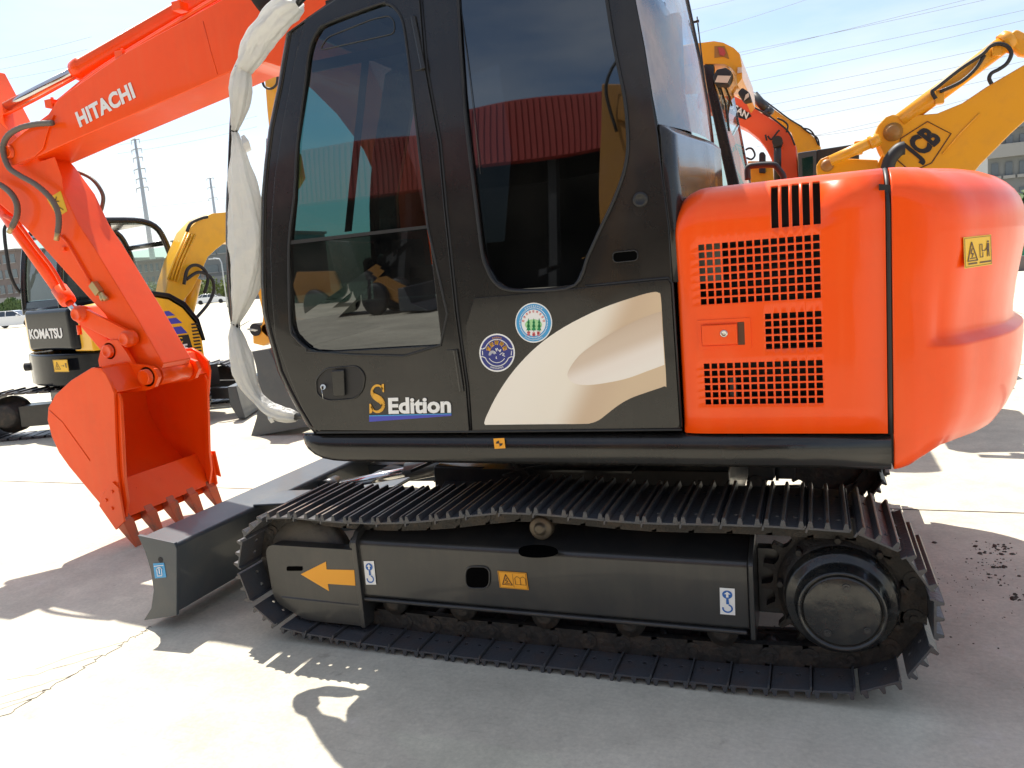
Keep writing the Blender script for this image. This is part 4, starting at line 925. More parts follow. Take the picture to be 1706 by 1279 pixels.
# side ribs / weld edges
def edge_line(pxs, y, parent, name, r=.004, m='orange'): MB().tube([at(u, v, y=y) for u, v in pxs], r, 6).build(name, m, parent)
edge_line([(338, 36), (352, 90), (362, 124)], BY0-.001, boom, 'weld_seam', .003)
nb_ = MB(); pr = [at(u, v, y=BY0) for u, v in ((92, 192), (64, 205), (40, 222), (22, 238), (6, 250), (8, 268), (22, 277), (60, 262), (74, 248), (80, 225))]
nb_.prism(pr, (0, -.012, 0)); nb_.build('nose_plate', 'orange', boom, bevel=.004)
c = at(16, 254, y=BY0-.012); pin = MB(); pin.lathe(c, (0, -1, 0), [(-.42, .045), (0, .045), (0, .042), (.02, .040), (.024, .034), (.022, .028), (.015, .027), (.015, .0)], 28, False); pin.build('boom_pin', 'orange', boom)
# lettering
off = BY0-.0015
hb = at(134, 213, y=off); he = at(227, 163, y=off); htl = at(125, 188, y=off)
text('HITACHI', 'boom_lettering', hb, he, htl, 'white', boom, bold=.042, depth=.002, sx=1.05)
# arm cylinder lying on the boom
YC = 1.27
cy = MB(); p0 = at(133, 116, y=YC); p1 = at(375, -22, y=YC); ax = (p1-p0).normalized()
cy.use('orange').lathe(p0, ax, [(-.03, .045), (-.03, .062), (.0, .066), (.04, .066), (.045, .056), (1.45, .056)], 28)
cy.use('chrome').cyl(at(-60, 214, y=YC), p0, .032)
cyl_ = cy.build('arm_cylinder', None, HX)
cy = MB()
for dy, du in ((-.09, 0), (-.125, 3)):
    cy.tube(smooth_path([at(88+du, 176, y=YC+dy), at(110+du, 158+du, y=YC+dy), at(150, 126+du, y=YC+dy), at(205, 90+du, y=YC+dy), at(300, 32+du, y=YC+dy), at(380, -16+du, y=YC+dy)], 4), .011, 8)
cy.tube(smooth_path([at(0, 196, y=YC-.06), at(60, 166, y=YC-.06), at(125, 130, y=YC-.06)], 3), .009, 8)
cy.build('hydraulic_pipe', 'orange', HX)
for (u, v) in ((205, 92), (88, 172), (300, 10)):
    cl = MB(); c = at(u, v, y=YC-.11); cl.box(c.x-.03, c.x+.03, c.y-.035, c.y+.035, c.z-.03, c.z+.018); cl.cyl((c.x, c.y, c.z), (c.x, c.y, c.z+.035), .01, n=8); cl.build('pipe_clamp', 'orange', boom, bevel=.003)
wl = MB(); c = at(430, -2, y=1.0); wl.lathe(c+Vector((.02, .0, .01)), (-.8, -.3, -.45), [(-.05, .03), (-.04, .055), (.03, .065), (.05, .06)], 20); wl.build('work_lamp', 'dark', boom)
# --- arm
AY0, AY1 = 1.15, 1.39
arm_p = xz([(-80, 120), (-50, 110), (0, 205), (40, 240), (70, 272), (105, 320), (130, 373), (154, 409), (230, 533), (272, 606), (262, 634), (240, 640), (225, 615), (175, 525), (144, 492), (59, 398), (25, 362), (-60, 290), (-95, 200)], AY0)
am = MB(); am.pxz(arm_p, AY0, AY1); arm = am.build('arm', 'orange', HX, bevel=.006)
gus = MB(); gus.pxz(xz([(66, 270), (92, 262), (104, 296), (106, 322)], AY0), AY0-.004, AY0-.001); gus.build('gusset', 'orange', arm)
sl2 = [at(u, v, y=AY0-.002) for u, v in ((96, 362), (112, 352), (101, 318), (78, 332))]
stk = MB(); stk.use('yprint').prism(sl2, (0, .001, 0)); f_ = frame_map(sl2[3], sl2[0], sl2[2], .0015); stk.use('brownprint'); stroke(stk, f_, [(.15, .6), (.3, .4), (.4, .6)], .05); stroke(stk, f_, [(.6, .4), (.85, .55)], .05); stk.build('caution_sticker', None, arm)
# bucket cylinder on the far-left edge of the arm
YB = 1.27; bc = MB(); p0 = at(-30, 300, y=YB); p1 = at(112, 500, y=YB); ax = (p1-p0).normalized()
bc.use('orange').cyl(p0, p1, .045); bc.lathe(p1, ax, [(-.10, .052), (0, .054), (.02, .05)], 24); bc.use('chrome').cyl(p1, at(138, 532, y=YB), .026)
bc.use('orange').tube(smooth_path([at(14, 362, y=1.19), at(30, 372, y=1.18), at(60, 412, y=1.18), at(88, 448, y=1.18), at(108, 484, y=1.18)], 4), .012, 8); bc.tube([at(8, 360, y=1.16), at(34, 374, y=1.17)], .016, 8)
bc.build('bucket_cylinder', None, HX)
pp = MB(); pp.tube([at(u, v, y=AY0-.012) for u, v in ((100, 392), (112, 404), (150, 470), (153, 478))], .008, 8); 
for u, v in ((107, 415), (148, 470)): c = at(u, v, y=AY0); pp.box(c.x-.02, c.x+.02, c.y-.02, c.y, c.z-.012, c.z+.012)
pp.build('arm_pipe', 'orange', arm)
vb = MB(); vb.use('brass'); c = at(161, 482, y=AY0-.02); d1 = (at(175, 500, y=AY0-.02)-at(155, 472, y=AY0-.02)).normalized()
vb.obox(c-d1*.045, c+d1*.035, Vector((d1.z, 0, -d1.x))*.024, (0, .02, 0)); vb.lathe(c+d1*.035, d1, [(0, .012), (.02, .014), (.03, .02), (.05, .02), (.055, .01)], 12); vb.lathe(c+d1*.03+Vector((.03, -.01, .0)), d1, [(0, .01), (.03, .012), (.04, .018), (.06, .016)], 12); vb.build('valve', None, arm, bevel=.002)
# hoses at the boom nose
hs = [([(88, 205), (60, 207), (32, 214), (12, 228), (5, 250), (14, 278), (32, 292), (60, 308), (84, 330), (96, 352), (98, 372), (96, 388)], 1.08, .017),
      ([(-20, 300), (0, 308), (18, 322), (28, 340), (28, 360), (20, 378)], 1.08, .018)]
for pts, yy, r in hs:
    P_ = smooth_path([at(u, v, y=yy) for u, v in pts], 8); h = MB(); h.use('hose').tube(P_, [r*(1+.10*(i % 2)) for i in range(len(P_))], 8)
    h.use('brass').cyl(P_[-1], P_[-1]+(P_[-1]-P_[-3]).normalized()*.05, .016, n=8); h.build('hydraulic_hose', None, arm)
h = MB(); h.tube(smooth_path([at(u, v, y=1.44) for u, v in ((113, 288), (130, 287), (155, 300), (171, 324), (170, 345), (163, 362))], 6), .013, 8); h.build('hydraulic_hose', 'hose', arm)
# --- bucket linkage
def pinc(u, v, y, r, name, parent, out=.02):
    c = at(u, v, y=y); MB().lathe(c, (0, -1, 0), [(-.05, r*1.25), (0, r*1.25), (0, r), (out, r*.98), (out+.004, r*.8), (out+.001, r*.7), (out+.001, 0)], 24, False).build(name, 'orange', parent)
lk = MB()
def link(a, b, y, r0, r1, th=.028):
    A, B = at(*a, y=y), at(*b, y=y); d = (B-A).normalized(); n_ = Vector((d.z, 0, -d.x)); pts = []
    for i in range(9): t = R_(90+i*180/8); pts.append(A+(d*math.cos(t)+n_*math.sin(t))*r0)
    for i in range(9): t = R_(-90+i*180/8); pts.append(B+(d*math.cos(t)+n_*math.sin(t))*r1)
    lk.prism(pts, (0, th, 0))
for y in (1.10, 1.415): link((130, 524), (210, 565), y, .055, .055)
link((130, 524), (182, 585), 1.18, .05, .05, .18)
lkk = lk.build('bucket_link', 'orange', HX, bevel=.006)
for (u, v) in ((130, 524), (210, 565)): pinc(u, v, 1.08, .042, 'link_pin', lkk)
c = at(132, 550, y=1.10); MB().cyl(c+Vector((0, 0, .03)), c-Vector((0, 0, .03)), .014, n=8).build('grease_guard', 'orange', lkk)
# --- bucket: shell swept between two side plates
KY0, KY1 = .87, 1.67
side = [(168, 614), (152, 613), (118, 634), (92, 658), (80, 680), (79, 700), (86, 728), (98, 754), (115, 778), (140, 808), (165, 838), (186, 862), (197, 880)]
lip = [(204, 865), (200, 830), (195, 780), (192, 720), (190, 656), (184, 640), (176, 624)]
S3 = xz(side, KY0); L3 = xz(lip, KY0)
bk = MB(); t_ = .018
SP = smooth_path([(x, 0, z) for x, z in S3], 3); cx_, cz_ = -4.13, .6
def inset(p, k):
    d = Vector((cx_-p.x, 0, cz_-p.z)).normalized(); return p+d*k
rows_o = [[Vector((p.x, y, p.z)) for y in (KY0+.02, KY1-.02)] for p in SP]
rows_i = [[inset(Vector((p.x, y, p.z)), t_) for y in (KY0+.02, KY1-.02)] for p in SP]
bk.grid(rows_o); bk.grid(rows_i); 
for R0, R1 in ((rows_o[0], rows_i[0]), (rows_o[-1], rows_i[-1])): bk.add([R0[0], R0[1], R1[1], R1[0]], [(0, 1, 2, 3)])
bucket = bk.build('bucket', 'orange', HX)
tp_ = xz([(168, 614), (205, 622), (190, 656)], KY0)
# upper spine plate: from the back shell over to the opening
a_, b_ = xz([(168, 614)], KY0)[0], xz([(190, 656)], KY0)[0]
up_ = MB(); up_.prism([(a_[0], KY0+.02, a_[1]), (a_[0]+.005, KY0+.02, a_[1]-.015), (b_[0]-.012, KY0+.02, b_[1]-.0), (b_[0]+.006, KY0+.02, b_[1]+.008)], (0, KY1-KY0-.04, 0)); up_.build('spine_plate', 'orange', bucket, bevel=.003)
for y in (KY0, KY1-.022):
    sp_ = MB(); sp_.pxz(S3+L3, y, y+.022)
    for (u, v, q) in ((0, 0, 0),): pass
    pl = sp_.build('side_wall', 'orange', bucket, bevel=.004)
# reinforcing lip round the opening and cutter
rim = MB()
cut = xz([(204, 865), (207, 838), (202, 800), (198, 720), (195, 668), (190, 656), (192, 720), (195, 800), (198, 850)], KY0)
for y in (KY0+.0225, KY1-.0445): rim.pxz(cut, y, y+.022)
lipL = xz([(186, 862), (204, 876), (222, 818), (200, 812)], KY0)
rim.prism([(-4.075, KY0+.023, .15), (-4.040, KY0+.023, .16), (-4.137, KY0+.023, .38), (-4.183, KY0+.023, .36)], (0, KY1-KY0-.046, 0)); rim.build('cutting_edge', 'orange', bucket, bevel=.003)
for y in (KY0-.014, KY1):
    sc_ = MB(); q_ = xz([(168, 842), (171, 826), (190, 802), (200, 812), (210, 868), (196, 882)], KY0); sc_.pxz(q_, y, y+.014); 
    for u, v in ((180, 832), (190, 818), (190, 846)): c = at(u, v, y=KY0); sc_.cyl((c.x, y-.008 if y < 1 else y+.01, c.z), (c.x, y+.004, c.z), .012, n=6)
    sc_.build('side_cutter', 'orange', bucket, bevel=.002)
sc_ = MB(); w3 = [at(u, v, y=KY1+.015) for u, v in ((349, 752), (357, 752), (367, 795), (348, 786))]; sc_.prism(w3, (0, .012, 0)); sc_.build('side_cutter', 'orange', bucket, bevel=.002)
tip0 = at(225, 912, y=KY0); 
M['tooth_paint'] = mat('scuffed_tooth_paint', (.55, .11, .04), .45, var=.1, scale=20, dirt=(.20, .12, .08), dirt_amt=.95, dscale=12)
for i in range(5):
    y = KY0+.03+i*(KY1-KY0-.06)/4
    t = MB(); bx, bz = -4.087, .195; tx, tz = tip0.x, -.02
    d = Vector((tx-bx, 0, tz-bz)).normalized(); nn = Vector((d.z, 0, -d.x)); A = Vector((bx, y, bz))
    def sec(k, hw, ht): c = A+d*k; return [c+Vector((0, -hw, 0))+nn*ht, c+Vector((0, hw, 0))+nn*ht, c+Vector((0, hw, 0))-nn*ht, c+Vector((0, -hw, 0))-nn*ht]
    L_ = (Vector((tx, y, tz))-A).length; S_ = [sec(-.05, .028, .012), sec(.02, .032, .026), sec(.07, .034, .030), sec(.075, .040, .034), sec(.12, .038, .026), sec(L_, .026, .004)]
    vs = [p for s_ in S_ for p in s_]; fs = [(k*4+j_, k*4+(j_+1) % 4, k*4+4+(j_+1) % 4, k*4+4+j_) for k in range(5) for j_ in range(4)]+[(0, 1, 2, 3), (20, 21, 22, 23)]
    t.use('tooth_paint').add(vs, fs); t.build('tooth', None, bucket, bevel=.003)
for a_l in (((82, 684), (104, 704), (150, 768)), ((172, 822), (186, 808), (200, 806))): edge_line(a_l, KY0-.001, bucket, 'weld_bead', .0035)
for k in (.25, .5, .75):
    y = KY0+(KY1-KY0)*k; MB().tube([(-4.10, y, .30), (-4.20, y, .36)], .004, 6).build('weld_bead', 'orange', bucket)
# ears
ear_near = [(182, 567), (200, 566), (214, 585), (226, 606), (245, 608), (262, 614), (268, 628), (262, 644), (248, 650), (230, 652), (190, 656), (172, 622), (168, 600), (173, 578)]
ear_pts = xz(ear_near, 1.10)
for y in (1.08, 1.425):
    e = MB(); e.pxz(ear_pts, y, y+.026); e.build('bucket_ear', 'orange', bucket, bevel=.004)
pinc(182, 585, 1.08, .042, 'bucket_pin', bucket); pinc(245, 628, 1.08, .05, 'bucket_pin', bucket, .03)
A_ = at(245, 628, y=1.08); MB().cyl((A_.x, 1.10, A_.z), (A_.x, 1.45, A_.z), .052).build('pin_boss', 'orange', bucket)
MB().cyl((A_.x, AY0-.005, A_.z), (A_.x, AY1+.005, A_.z), .068).build('arm_boss', 'orange', arm)
fe = MB(); ff = [at(u, v, y=KY1-.02) for u, v in ((300, 582), (318, 580), (332, 588), (345, 602), (349, 618), (346, 660), (341, 640), (334, 628), (316, 632), (300, 640))]
fe.prism(ff, (0, .02, 0)); fe.build('ear_gusset', 'orange', bucket, bevel=.003)
# ------------------------------------------------------------------ machines standing behind
def onpl(u, v, o, n):
    r = Vector(ROT @ np.array([(u-CX)/F_PX, (v-CY)/F_PX, 1.])); o = Vector(o); n = Vector(n); c = Vector(CAM)
    return c + r*((o-c).dot(n)/r.dot(n))
def crawler(root, ox, oy, hd, half_len, gauge, wd, ht, zs=NSH):
    """two crawler tracks under a machine; (ox, oy) centre, hd heading"""
    f = Vector((math.cos(hd), math.sin(hd), 0)); l = Vector((-math.sin(hd), math.cos(hd), 0)); O = Vector((ox, oy, 0)); r = ht/2-.03
    for s in (-1, 1):
        c = O+l*s*(gauge/2-wd/2); m = MB(); pts = []
        for i in range(9): a = R_(-90+180*i/8); pts.append((half_len-r-.03+r*math.cos(a), ht/2+r*math.sin(a)))
        pts += [((half_len-r)*k*.6, ht-.05+.01*abs(k)) for k in (.4, -.4)]
        for i in range(9): a = R_(90+180*i/8); pts.append((-half_len+r+.03+r*math.cos(a), ht/2+r*math.sin(a)))
        P = smooth_path([(x, 0, z) for x, z in pts], 4, True); L = [0]
        for a, b in zip(P, P[1:]+P[:1]): L.append(L[-1]+(b-a).length)
        n = int(L[-1]/.14); import bisect
        def g(q):
            q %= L[-1]; i = min(bisect.bisect_right(L, q)-1, len(P)-1); t = (q-L[i])/max(1e-9, L[i+1]-L[i]); return P[i].lerp(P[(i+1) % len(P)], t)
        W = lambda p, y: c+f*p.x+l*y+Vector((0, 0, p.z))
        m.grid([[W(p, y) for p in P+P[:1]] for y in (-wd/2, wd/2)], False)
        for i in range(n):
            a, b = g(i*L[-1]/n), g((i+.8)*L[-1]/n); d = (b-a).normalized(); nn = Vector((d.z, 0, -d.x))
            if nn.dot((a+b)/2-Vector((0, 0, ht/2))) < 0: nn = -nn
            mid = (W(a, 0)+W(b, 0))/2; D = f*d.x+Vector((0, 0, d.z)); Nn = f*nn.x+Vector((0, 0, nn.z))
            m.obox(mid-l*wd/2+Nn*.006, mid+l*wd/2+Nn*.006, D*((b-a).length/2), Nn*.012)
            m.obox(mid-l*wd/2+Nn*.025, mid+l*wd/2+Nn*.025, D*.01, Nn*.012)
        t = m.build('track', 'steel', root)
        fr_ = MB(); e = l*s*(wd*.36); fr_.prism([c+e+f*x+Vector((0, 0, z)) for x, z in ((-half_len+r*1.7, ht*.25), (half_len-r*1.7, ht*.25), (half_len-r*1.7, ht*.68), (-half_len+r*1.7, ht*.68))], -l*s*wd*.72); fr_.build('track_frame', 'frame', root, bevel=.02)
        for k, nm in ((-1, 'sprocket'), (1, 'idler_wheel')):
            h = MB(); q = c+f*k*(half_len-r-.03)+Vector((0, 0, ht/2)); h.lathe(q, l*s, [(-wd*.2, r*.85), (wd*.1, r*.85), (wd*.12, r*.6), (wd*.40, r*.55), (wd*.44, r*.45), (wd*.44, .01)], 20); h.build(nm, 'greasy', root)
def house(root, O, hd, L, Wd, z0, z1, paint, cab_h, cab_l=1.5, cabside=1, name2='amber'):
    f = Vector((math.cos(hd), math.sin(hd), 0)); l = Vector((-math.sin(hd), math.cos(hd), 0)); O = Vector(O)
    T = lambda x, y, z: O+f*x+l*y+Vector((0, 0, z))
    MB().prism([T(-.3*L, -Wd/2, z0-.08), T(.5*L, -Wd/2, z0-.08), T(.5*L, Wd/2, z0-.08), T(-.3*L, Wd/2, z0-.08)], (0, 0, .12)).build('deck', 'frame', root, bevel=.02)
    pl = [(-.05*L, Wd/2), (-.25*L, Wd/2), (-.42*L, Wd*.42), (-.5*L, Wd*.25), (-.52*L, 0), (-.5*L, -Wd*.25), (-.42*L, -Wd*.42), (-.25*L, -Wd/2), (-.05*L, -Wd/2)]
    MB().prism([T(x, y, z0) for x, y in pl], (0, 0, (z1-z0))).build('engine_house', paint, root, bevel=.09, seg=4)
    y0, y1 = (.04, Wd/2) if cabside > 0 else (-Wd/2, -.04)
    MB().prism([T(x, y0, z) for x, z in ((-.05*L+.03, z0), (.5*L, z0), (.5*L+.08, z0+.5), (.5*L-.1, cab_h-.1), (.5*L-.3, cab_h), (-.05*L+.1, cab_h), (-.05*L+.03, cab_h-.1))], l*(y1-y0)).build('cab', 'black', root, bevel=.05, seg=3)
    g = MB()
    for yy, sg in ((y1, 1), (y0, -1)): g.prism([T(x, yy+.003*sg, z) for x, z in ((.06*L, z0+.55), (.44*L, z0+.55), (.44*L-.08, cab_h-.2), (.08*L, cab_h-.2))], l*.004*sg)
    g.build('side_window', 'glass_side', root)
    MB().prism([T(x, -y0*0-(y1 if cabside > 0 else y0), z) for x, z in ((-.05*L+.02, z0), (.46*L, z0), (.5*L, z0+.3), (.3*L, z1-.1), (-.05*L+.02, z1))], l*(Wd*.33)*(1 if cabside > 0 else -1)).build('side_housing', paint, root, bevel=.06, seg=3)
def beam(root, name, pxs, y, th, m, bevel=.01, back=True): return MB().prism([at(u, v, y=y) for u, v in pxs], (0, th, 0)).build(name, m, root, bevel=bevel)
def Z3(pts): return [(1150+x/5.115, 50+y/5.115) for x, y in pts]
def Z6(pts): return [(1130+x/2.962, y/2.962) for x, y in pts]
# ---- small yellow excavator at left
KM = thing('excavator', 'small yellow crawler excavator with a glossy black rear end, left behind the orange bucket', 'excavator', (-8.6, 5.35, 0), 0)
crawler(KM, -8.40, 4.98, R_(24), 1.30, 2.0, .40, .58)
hd = R_(75); F = Vector((math.cos(hd), math.sin(hd), 0)); Lf = Vector((-math.sin(hd), math.cos(hd), 0)); O = Vector((-8.22, 4.98, 0))
T = lambda x, y, z: O+F*x+Lf*y+Vector((0, 0, z))
def planar(xs, z0, z1, **k): return MB().prism([T(x, y, z0) for x, y in xs], (0, 0, z1-z0))
rear = [(-.98, .55), (-1.06, .25), (-1.08, 0), (-1.06, -.25), (-.98, -.55), (-.82, -.84), (-.6, -.97), (-.2, -1.0), (-.2, 1.0), (-.6, .97), (-.82, .84)]
M['navyblack'] = mat('glossy_blue_black', (.006, .008, .012), .12, spec=.22, coat=0, dirt=(.05, .05, .05), dirt_amt=.3)
planar([(x, y) for x, y in rear], .60, .98).build('counterweight', 'navyblack', KM, bevel=.05, seg=4)
rc = [(-.93, .50), (-1.0, .25), (-1.02, 0), (-1.0, -.25), (-.93, -.50), (-.6, -.52), (-.6, .52)]
planar([(-.94, .50), (-1.0, .43), (-1.0, -.66), (-.94, -.74), (-.5, -.76), (-.5, .52)], 1.02, 1.50).build('rear_cover', 'navyblack', KM, bevel=.05, seg=4)
# yellow flanks
planar([(-.5, .98), (-.84, .84), (-.945, .52), (-.5, .53)], .99, 1.44).build('flank', 'yellow', KM, bevel=.04)
sd = [(-.93, 1.0), (-.93, 1.40), (-.85, 1.50), (-.5, 1.54), (-.15, 1.55), (.05, 1.50), (.22, 1.38), (.36, 1.18), (.42, .95), (.42, .68), (-.3, .68), (-.4, .99)]
fl_m = MB(); fl_m.prism([T(x, -.98, z) for x, z in sd], Lf*.42); fl_m.build('side_housing', 'yellow', KM, bevel=.04, seg=3)
cap = [(-.17, 1.565), (.05, 1.52), (.22, 1.40), (.37, 1.20), (.435, .95), (.46, .95), (.41, 1.23), (.26, 1.45), (.07, 1.57), (-.17, 1.62)]
MB().prism([T(x, -.99, z) for x, z in cap], Lf*.5).build('black_cap', 'navyblack', KM, bevel=.01)
ya = -.982
dc = MB()
for (z0_, z1_, x0_, x1_) in ((1.30, 1.36, -.02, .10), (1.20, 1.27, -.02, .18), (1.07, 1.16, -.01, .23)): dc.use('violet').prism([T(x0_, ya, z0_), T(x1_, ya, z0_), T(x1_-.07, ya, z1_), T(x0_-.01, ya, z1_)], Lf*-.002)
dc.use('bprint').prism([T(.01, ya, .80), T(.06, ya, .74), T(.22, ya, .74), T(.28, ya, .82), T(.24, ya, 1.05), T(-.01, ya, 1.05)], Lf*-.002); dc.build('side_decal', None, KM)
text('PC', 'model_lettering', T(.04, ya-.004, .96), T(.15, ya-.004, .96), T(.04, ya-.004, 1.03), 'yprint', KM, bold=.03)
text('55', 'number_lettering', T(.06, ya-.004, .84), T(.21, ya-.004, .84), T(.06, ya-.004, .94), 'white', KM, bold=.03)
text('MR', 'series_lettering', T(.10, ya-.004, .77), T(.21, ya-.004, .77), T(.10, ya-.004, .815), 'white', KM, bold=.03)
gr = MB()
for i in range(10): gr.prism([T(.30, ya, .78+i*.042), T(.39, ya, .78+i*.042), T(.38, ya, .80+i*.042), T(.29, ya, .80+i*.042)], Lf*-.003)
gr.build('side_grille', 'bprint', KM)
def rearp(y, z, off=.0):
    ys = [-.62, -.3, 0, .3, .62]; xs_ = [-.94, -1.0, -1.02, -1.0, -.94]
    for i in range(4):
        if ys[i] <= y <= ys[i+1]: t = (y-ys[i])/(ys[i+1]-ys[i]); return T(xs_[i]*(1-t)+xs_[i+1]*t-off, y, z)
t0 = text('KOMATSU', 'rear_lettering', T(-1.003, .36, 1.16), T(-1.003, -.48, 1.16), T(-1.003, .36, 1.28), 'white', KM, bold=.04)
wq = (T(-1.075, -.32, .78), T(-1.02, -.60, .78), T(-1.075, -.32, .92)); warn(wq[0]-F*.01, wq[1]-F*.03, wq[2]-F*.01, KM, 'yprint', 2)
MB().cyl(T(-.80, .80, .80), T(-.90, .90, .80), .05).build('tow_hole_shade', 'dark', KM)  # dark plug painted as the shaded inside of the tow hole
# cab of the small one
cb = MB(); z1c = 2.54
def frame_bar(a, b, r=.035): cb.tube([T(*a), T(*b)], r, 8)
cx0, cx1, cy0, cy1_ = -.62, .75, .06, 1.05
for y in (cy0, cy1_):
    cb.tube(smooth_path([T(cx0-.10, y, 1.45), T(cx0-.06, y, 1.9), T(cx0+.06, y, 2.38), T(cx0+.22, y, 2.50), T(cx0+.6, y, z1c), T(cx1-.2, y, 2.50), T(cx1, y, 2.2), T(cx1+.12, y, 1.5)], 5), .042, 8)
    frame_bar((cx0+.62, y, 1.3), (cx0+.62, y, 2.5), .03)
for x, z in ((cx0+.06, 2.40), (cx0-.10, 1.5), (cx1, 2.25)): frame_bar((x, cy0, z), (x, cy1_, z), .035)
frame_bar((cx0-.12, cy0, 1.45), (cx1+.1, cy0, 1.3), .03); cb.build('cab_frame', 'black', KM)
MB().prism([T(cx0+.12, cy0+.02, 2.49), T(cx1-.15, cy0+.02, 2.49), T(cx1-.15, cy1_-.02, 2.49), T(cx0+.12, cy1_-.02, 2.49)], (0, 0, .06)).build('cab_roof', 'black', KM, bevel=.03)
MB().prism([T(x, cy0+.01, z) for x, z in ((cx0-.14, 1.38), (cx0-.02, 1.28), (cx1, .95), (cx1+.12, .95), (cx1+.12, 1.4), (cx0-.1, 1.62))], Lf*.96).build('cab_base', 'navyblack', KM, bevel=.04)
MB().prism([T(x, -.1, z) for x, z in ((-.6, 1.0), (.6, .7), (.6, 1.3), (-.55, 1.42))], Lf*1.0).build('floor_box', 'dark', KM)
g = MB(); g.grid([[T(cx0-.08, y, 1.6), T(cx0-.04, y, 1.95), T(cx0+.06, y, 2.36)] for y in (cy0+.04, cy1_-.04)], False); g.build('rear_window', 'glass_far', KM)
g = MB(); g.grid([[T(cx0-.05, y, 1.6), T(cx0+.58, y, 1.5), T(cx0+.58, y, 2.45), T(cx0+.12, y, 2.4)][:2] for y in (0,)]*1+[[T(cx0+.10, 0, 2.4), T(cx0+.58, 0, 2.45)]], False); g.build('side_window', 'glass_far', KM)
g = MB(); g.grid([[T(cx1+.08, y, 1.5), T(cx1-.0, y, 2.2)] for y in (cy0+.04, cy1_-.04)], False); g.build('windscreen', 'glass_far', KM)
s_ = MB(); s_.prism([T(x, .28, z) for x, z in ((-.35, 1.2), (.2, 1.2), (.2, 1.35), (-.2, 1.38), (-.3, 2.0), (-.42, 2.0))], Lf*.45); s_.build('seat', 'fabric', KM, bevel=.03)
gb = MB(); gb.tube(smooth_path([onpl(u, v, T(-.2, 1.12, 0), Lf) for u, v in ((36, 365), (20, 366), (8, 374), (7, 392), (12, 430), (17, 455), (28, 478), (44, 492))], 4), .022, 8); gb.build('mirror_guard', 'rubber', KM)
# boom of the small one
bo = T(0, -.38, 0)
kb = [(279, 465), (290, 430), (311, 382), (330, 362), (352, 352), (376, 350), (420, 360), (470, 400), (480, 430), (440, 420), (400, 402), (376, 400), (360, 412), (346, 425), (335, 450), (320, 480), (304, 500), (296, 520), (270, 515)]
MB().prism([onpl(u, v, bo, Lf) for u, v in kb], Lf*.26).build('boom', 'yellow', KM, bevel=.015)
pp = MB()
for k in range(4):
    q = [onpl(u+5*k-2, v+1*k, T(0, -.40, 0), Lf) for u, v in ((281, 462), (292, 430), (312, 384))]; MB().tube(q, .014, 6).build('boom_pipe', 'yellow', KM)
pp = MB(); 
for pts in (((311, 382), (318, 368), (335, 360), (345, 358)), ((306, 470), (312, 445), (326, 438), (340, 446), (346, 462), (340, 485)), ((310, 462), (330, 450), (350, 458), (356, 478), (348, 500), (332, 520), (320, 532))): MB().tube(smooth_path([onpl(u, v, T(0, -.46, 0), Lf) for u, v in pts], 5), .022, 8).build('hydraulic_hose', 'rubber', KM)
q0, q1 = onpl(326, 462, T(0, -.25, 0), Lf), onpl(312, 520, T(0, -.25, 0), Lf); MB().cyl(q0, q1, .075).build('boom_cylinder', 'yellow', KM)
# its blade
th = R_(24); F2 = Vector((math.cos(th), math.sin(th), 0)); L2 = Vector((-math.sin(th), math.cos(th), 0)); O2 = Vector((-8.40, 4.98, 0))
MB().prism([O2+F2*x-L2*1.0+Vector((0, 0, z)) for x, z in ((1.62, .42), (1.72, .42), (1.74, .25), (1.78, .02), (1.70, .02), (1.62, .2))], L2*2.0).build('dozer_blade', 'deckgrey', KM, bevel=.01)
bmm = MB(); bmm.obox(O2+F2*.9-L2*.35+Vector((0, 0, .3)), O2+F2*1.65-L2*.35+Vector((0, 0, .25)), L2*.06, (0, 0, .07)); bmm.obox(O2+F2*.9+L2*.35+Vector((0, 0, .3)), O2+F2*1.65+L2*.35+Vector((0, 0, .25)), L2*.06, (0, 0, .07)); bmm.build('blade_arm', 'frame', KM)
planar([(-.7, -.8), (.7, -.8), (.7, .8), (-.7, .8)], .36, .62).build('under_frame', 'frame', KM)
# ---- backhoe loader: bucket at left, cab roof and backhoe showing over the hood
BL = thing('backhoe_loader', 'yellow backhoe loader with heavy cab roof and lettered rear arm, behind the orange hood', 'backhoe loader', (-1.8, 5.0, 0))
YN = 4.2
bk_ = [at(u, v, y=3.97) for u, v in ((418, 722), (421, 716), (428, 690), (431, 660), (430, 630), (426, 605), (420, 583), (436, 581), (446, 600), (470, 640), (500, 670), (520, 690), (540, 706), (500, 716))]
MB().prism([at(u, v, y=3.96) for u, v in ((417, 724), (427, 692), (431, 660), (430, 630), (426, 605), (419, 581), (447, 577), (458, 600), (486, 650), (520, 686), (545, 700))], (0, .03, 0)).build('bucket_side', 'deckgrey', BL, bevel=.004)
w0 = [at(u, v, y=3.99) for u, v in ((417, 724), (427, 692), (431, 660), (430, 630), (426, 605), (419, 581))]; w1 = [p+Vector((.05, 0, .0)) for p in w0]
MB().grid([[p+Vector((0, k*2.2, 0)) for k in (0, 1)] for p in w0+w1[::-1]+w0[:1]], False).build('bucket_shell', 'deckgrey', BL)
MB().prism([at(545, 700, y=3.99)+Vector((-.15, 0, -.02)), at(447, 577, y=3.99)+Vector((0, 0, 0)), at(447, 577, y=3.99)+Vector((-.03, 0, -.03)), at(545, 700, y=3.99)+Vector((-.2, 0, -.02))], (0, 2.2, 0)).build('bucket_shell', 'deckgrey', BL)
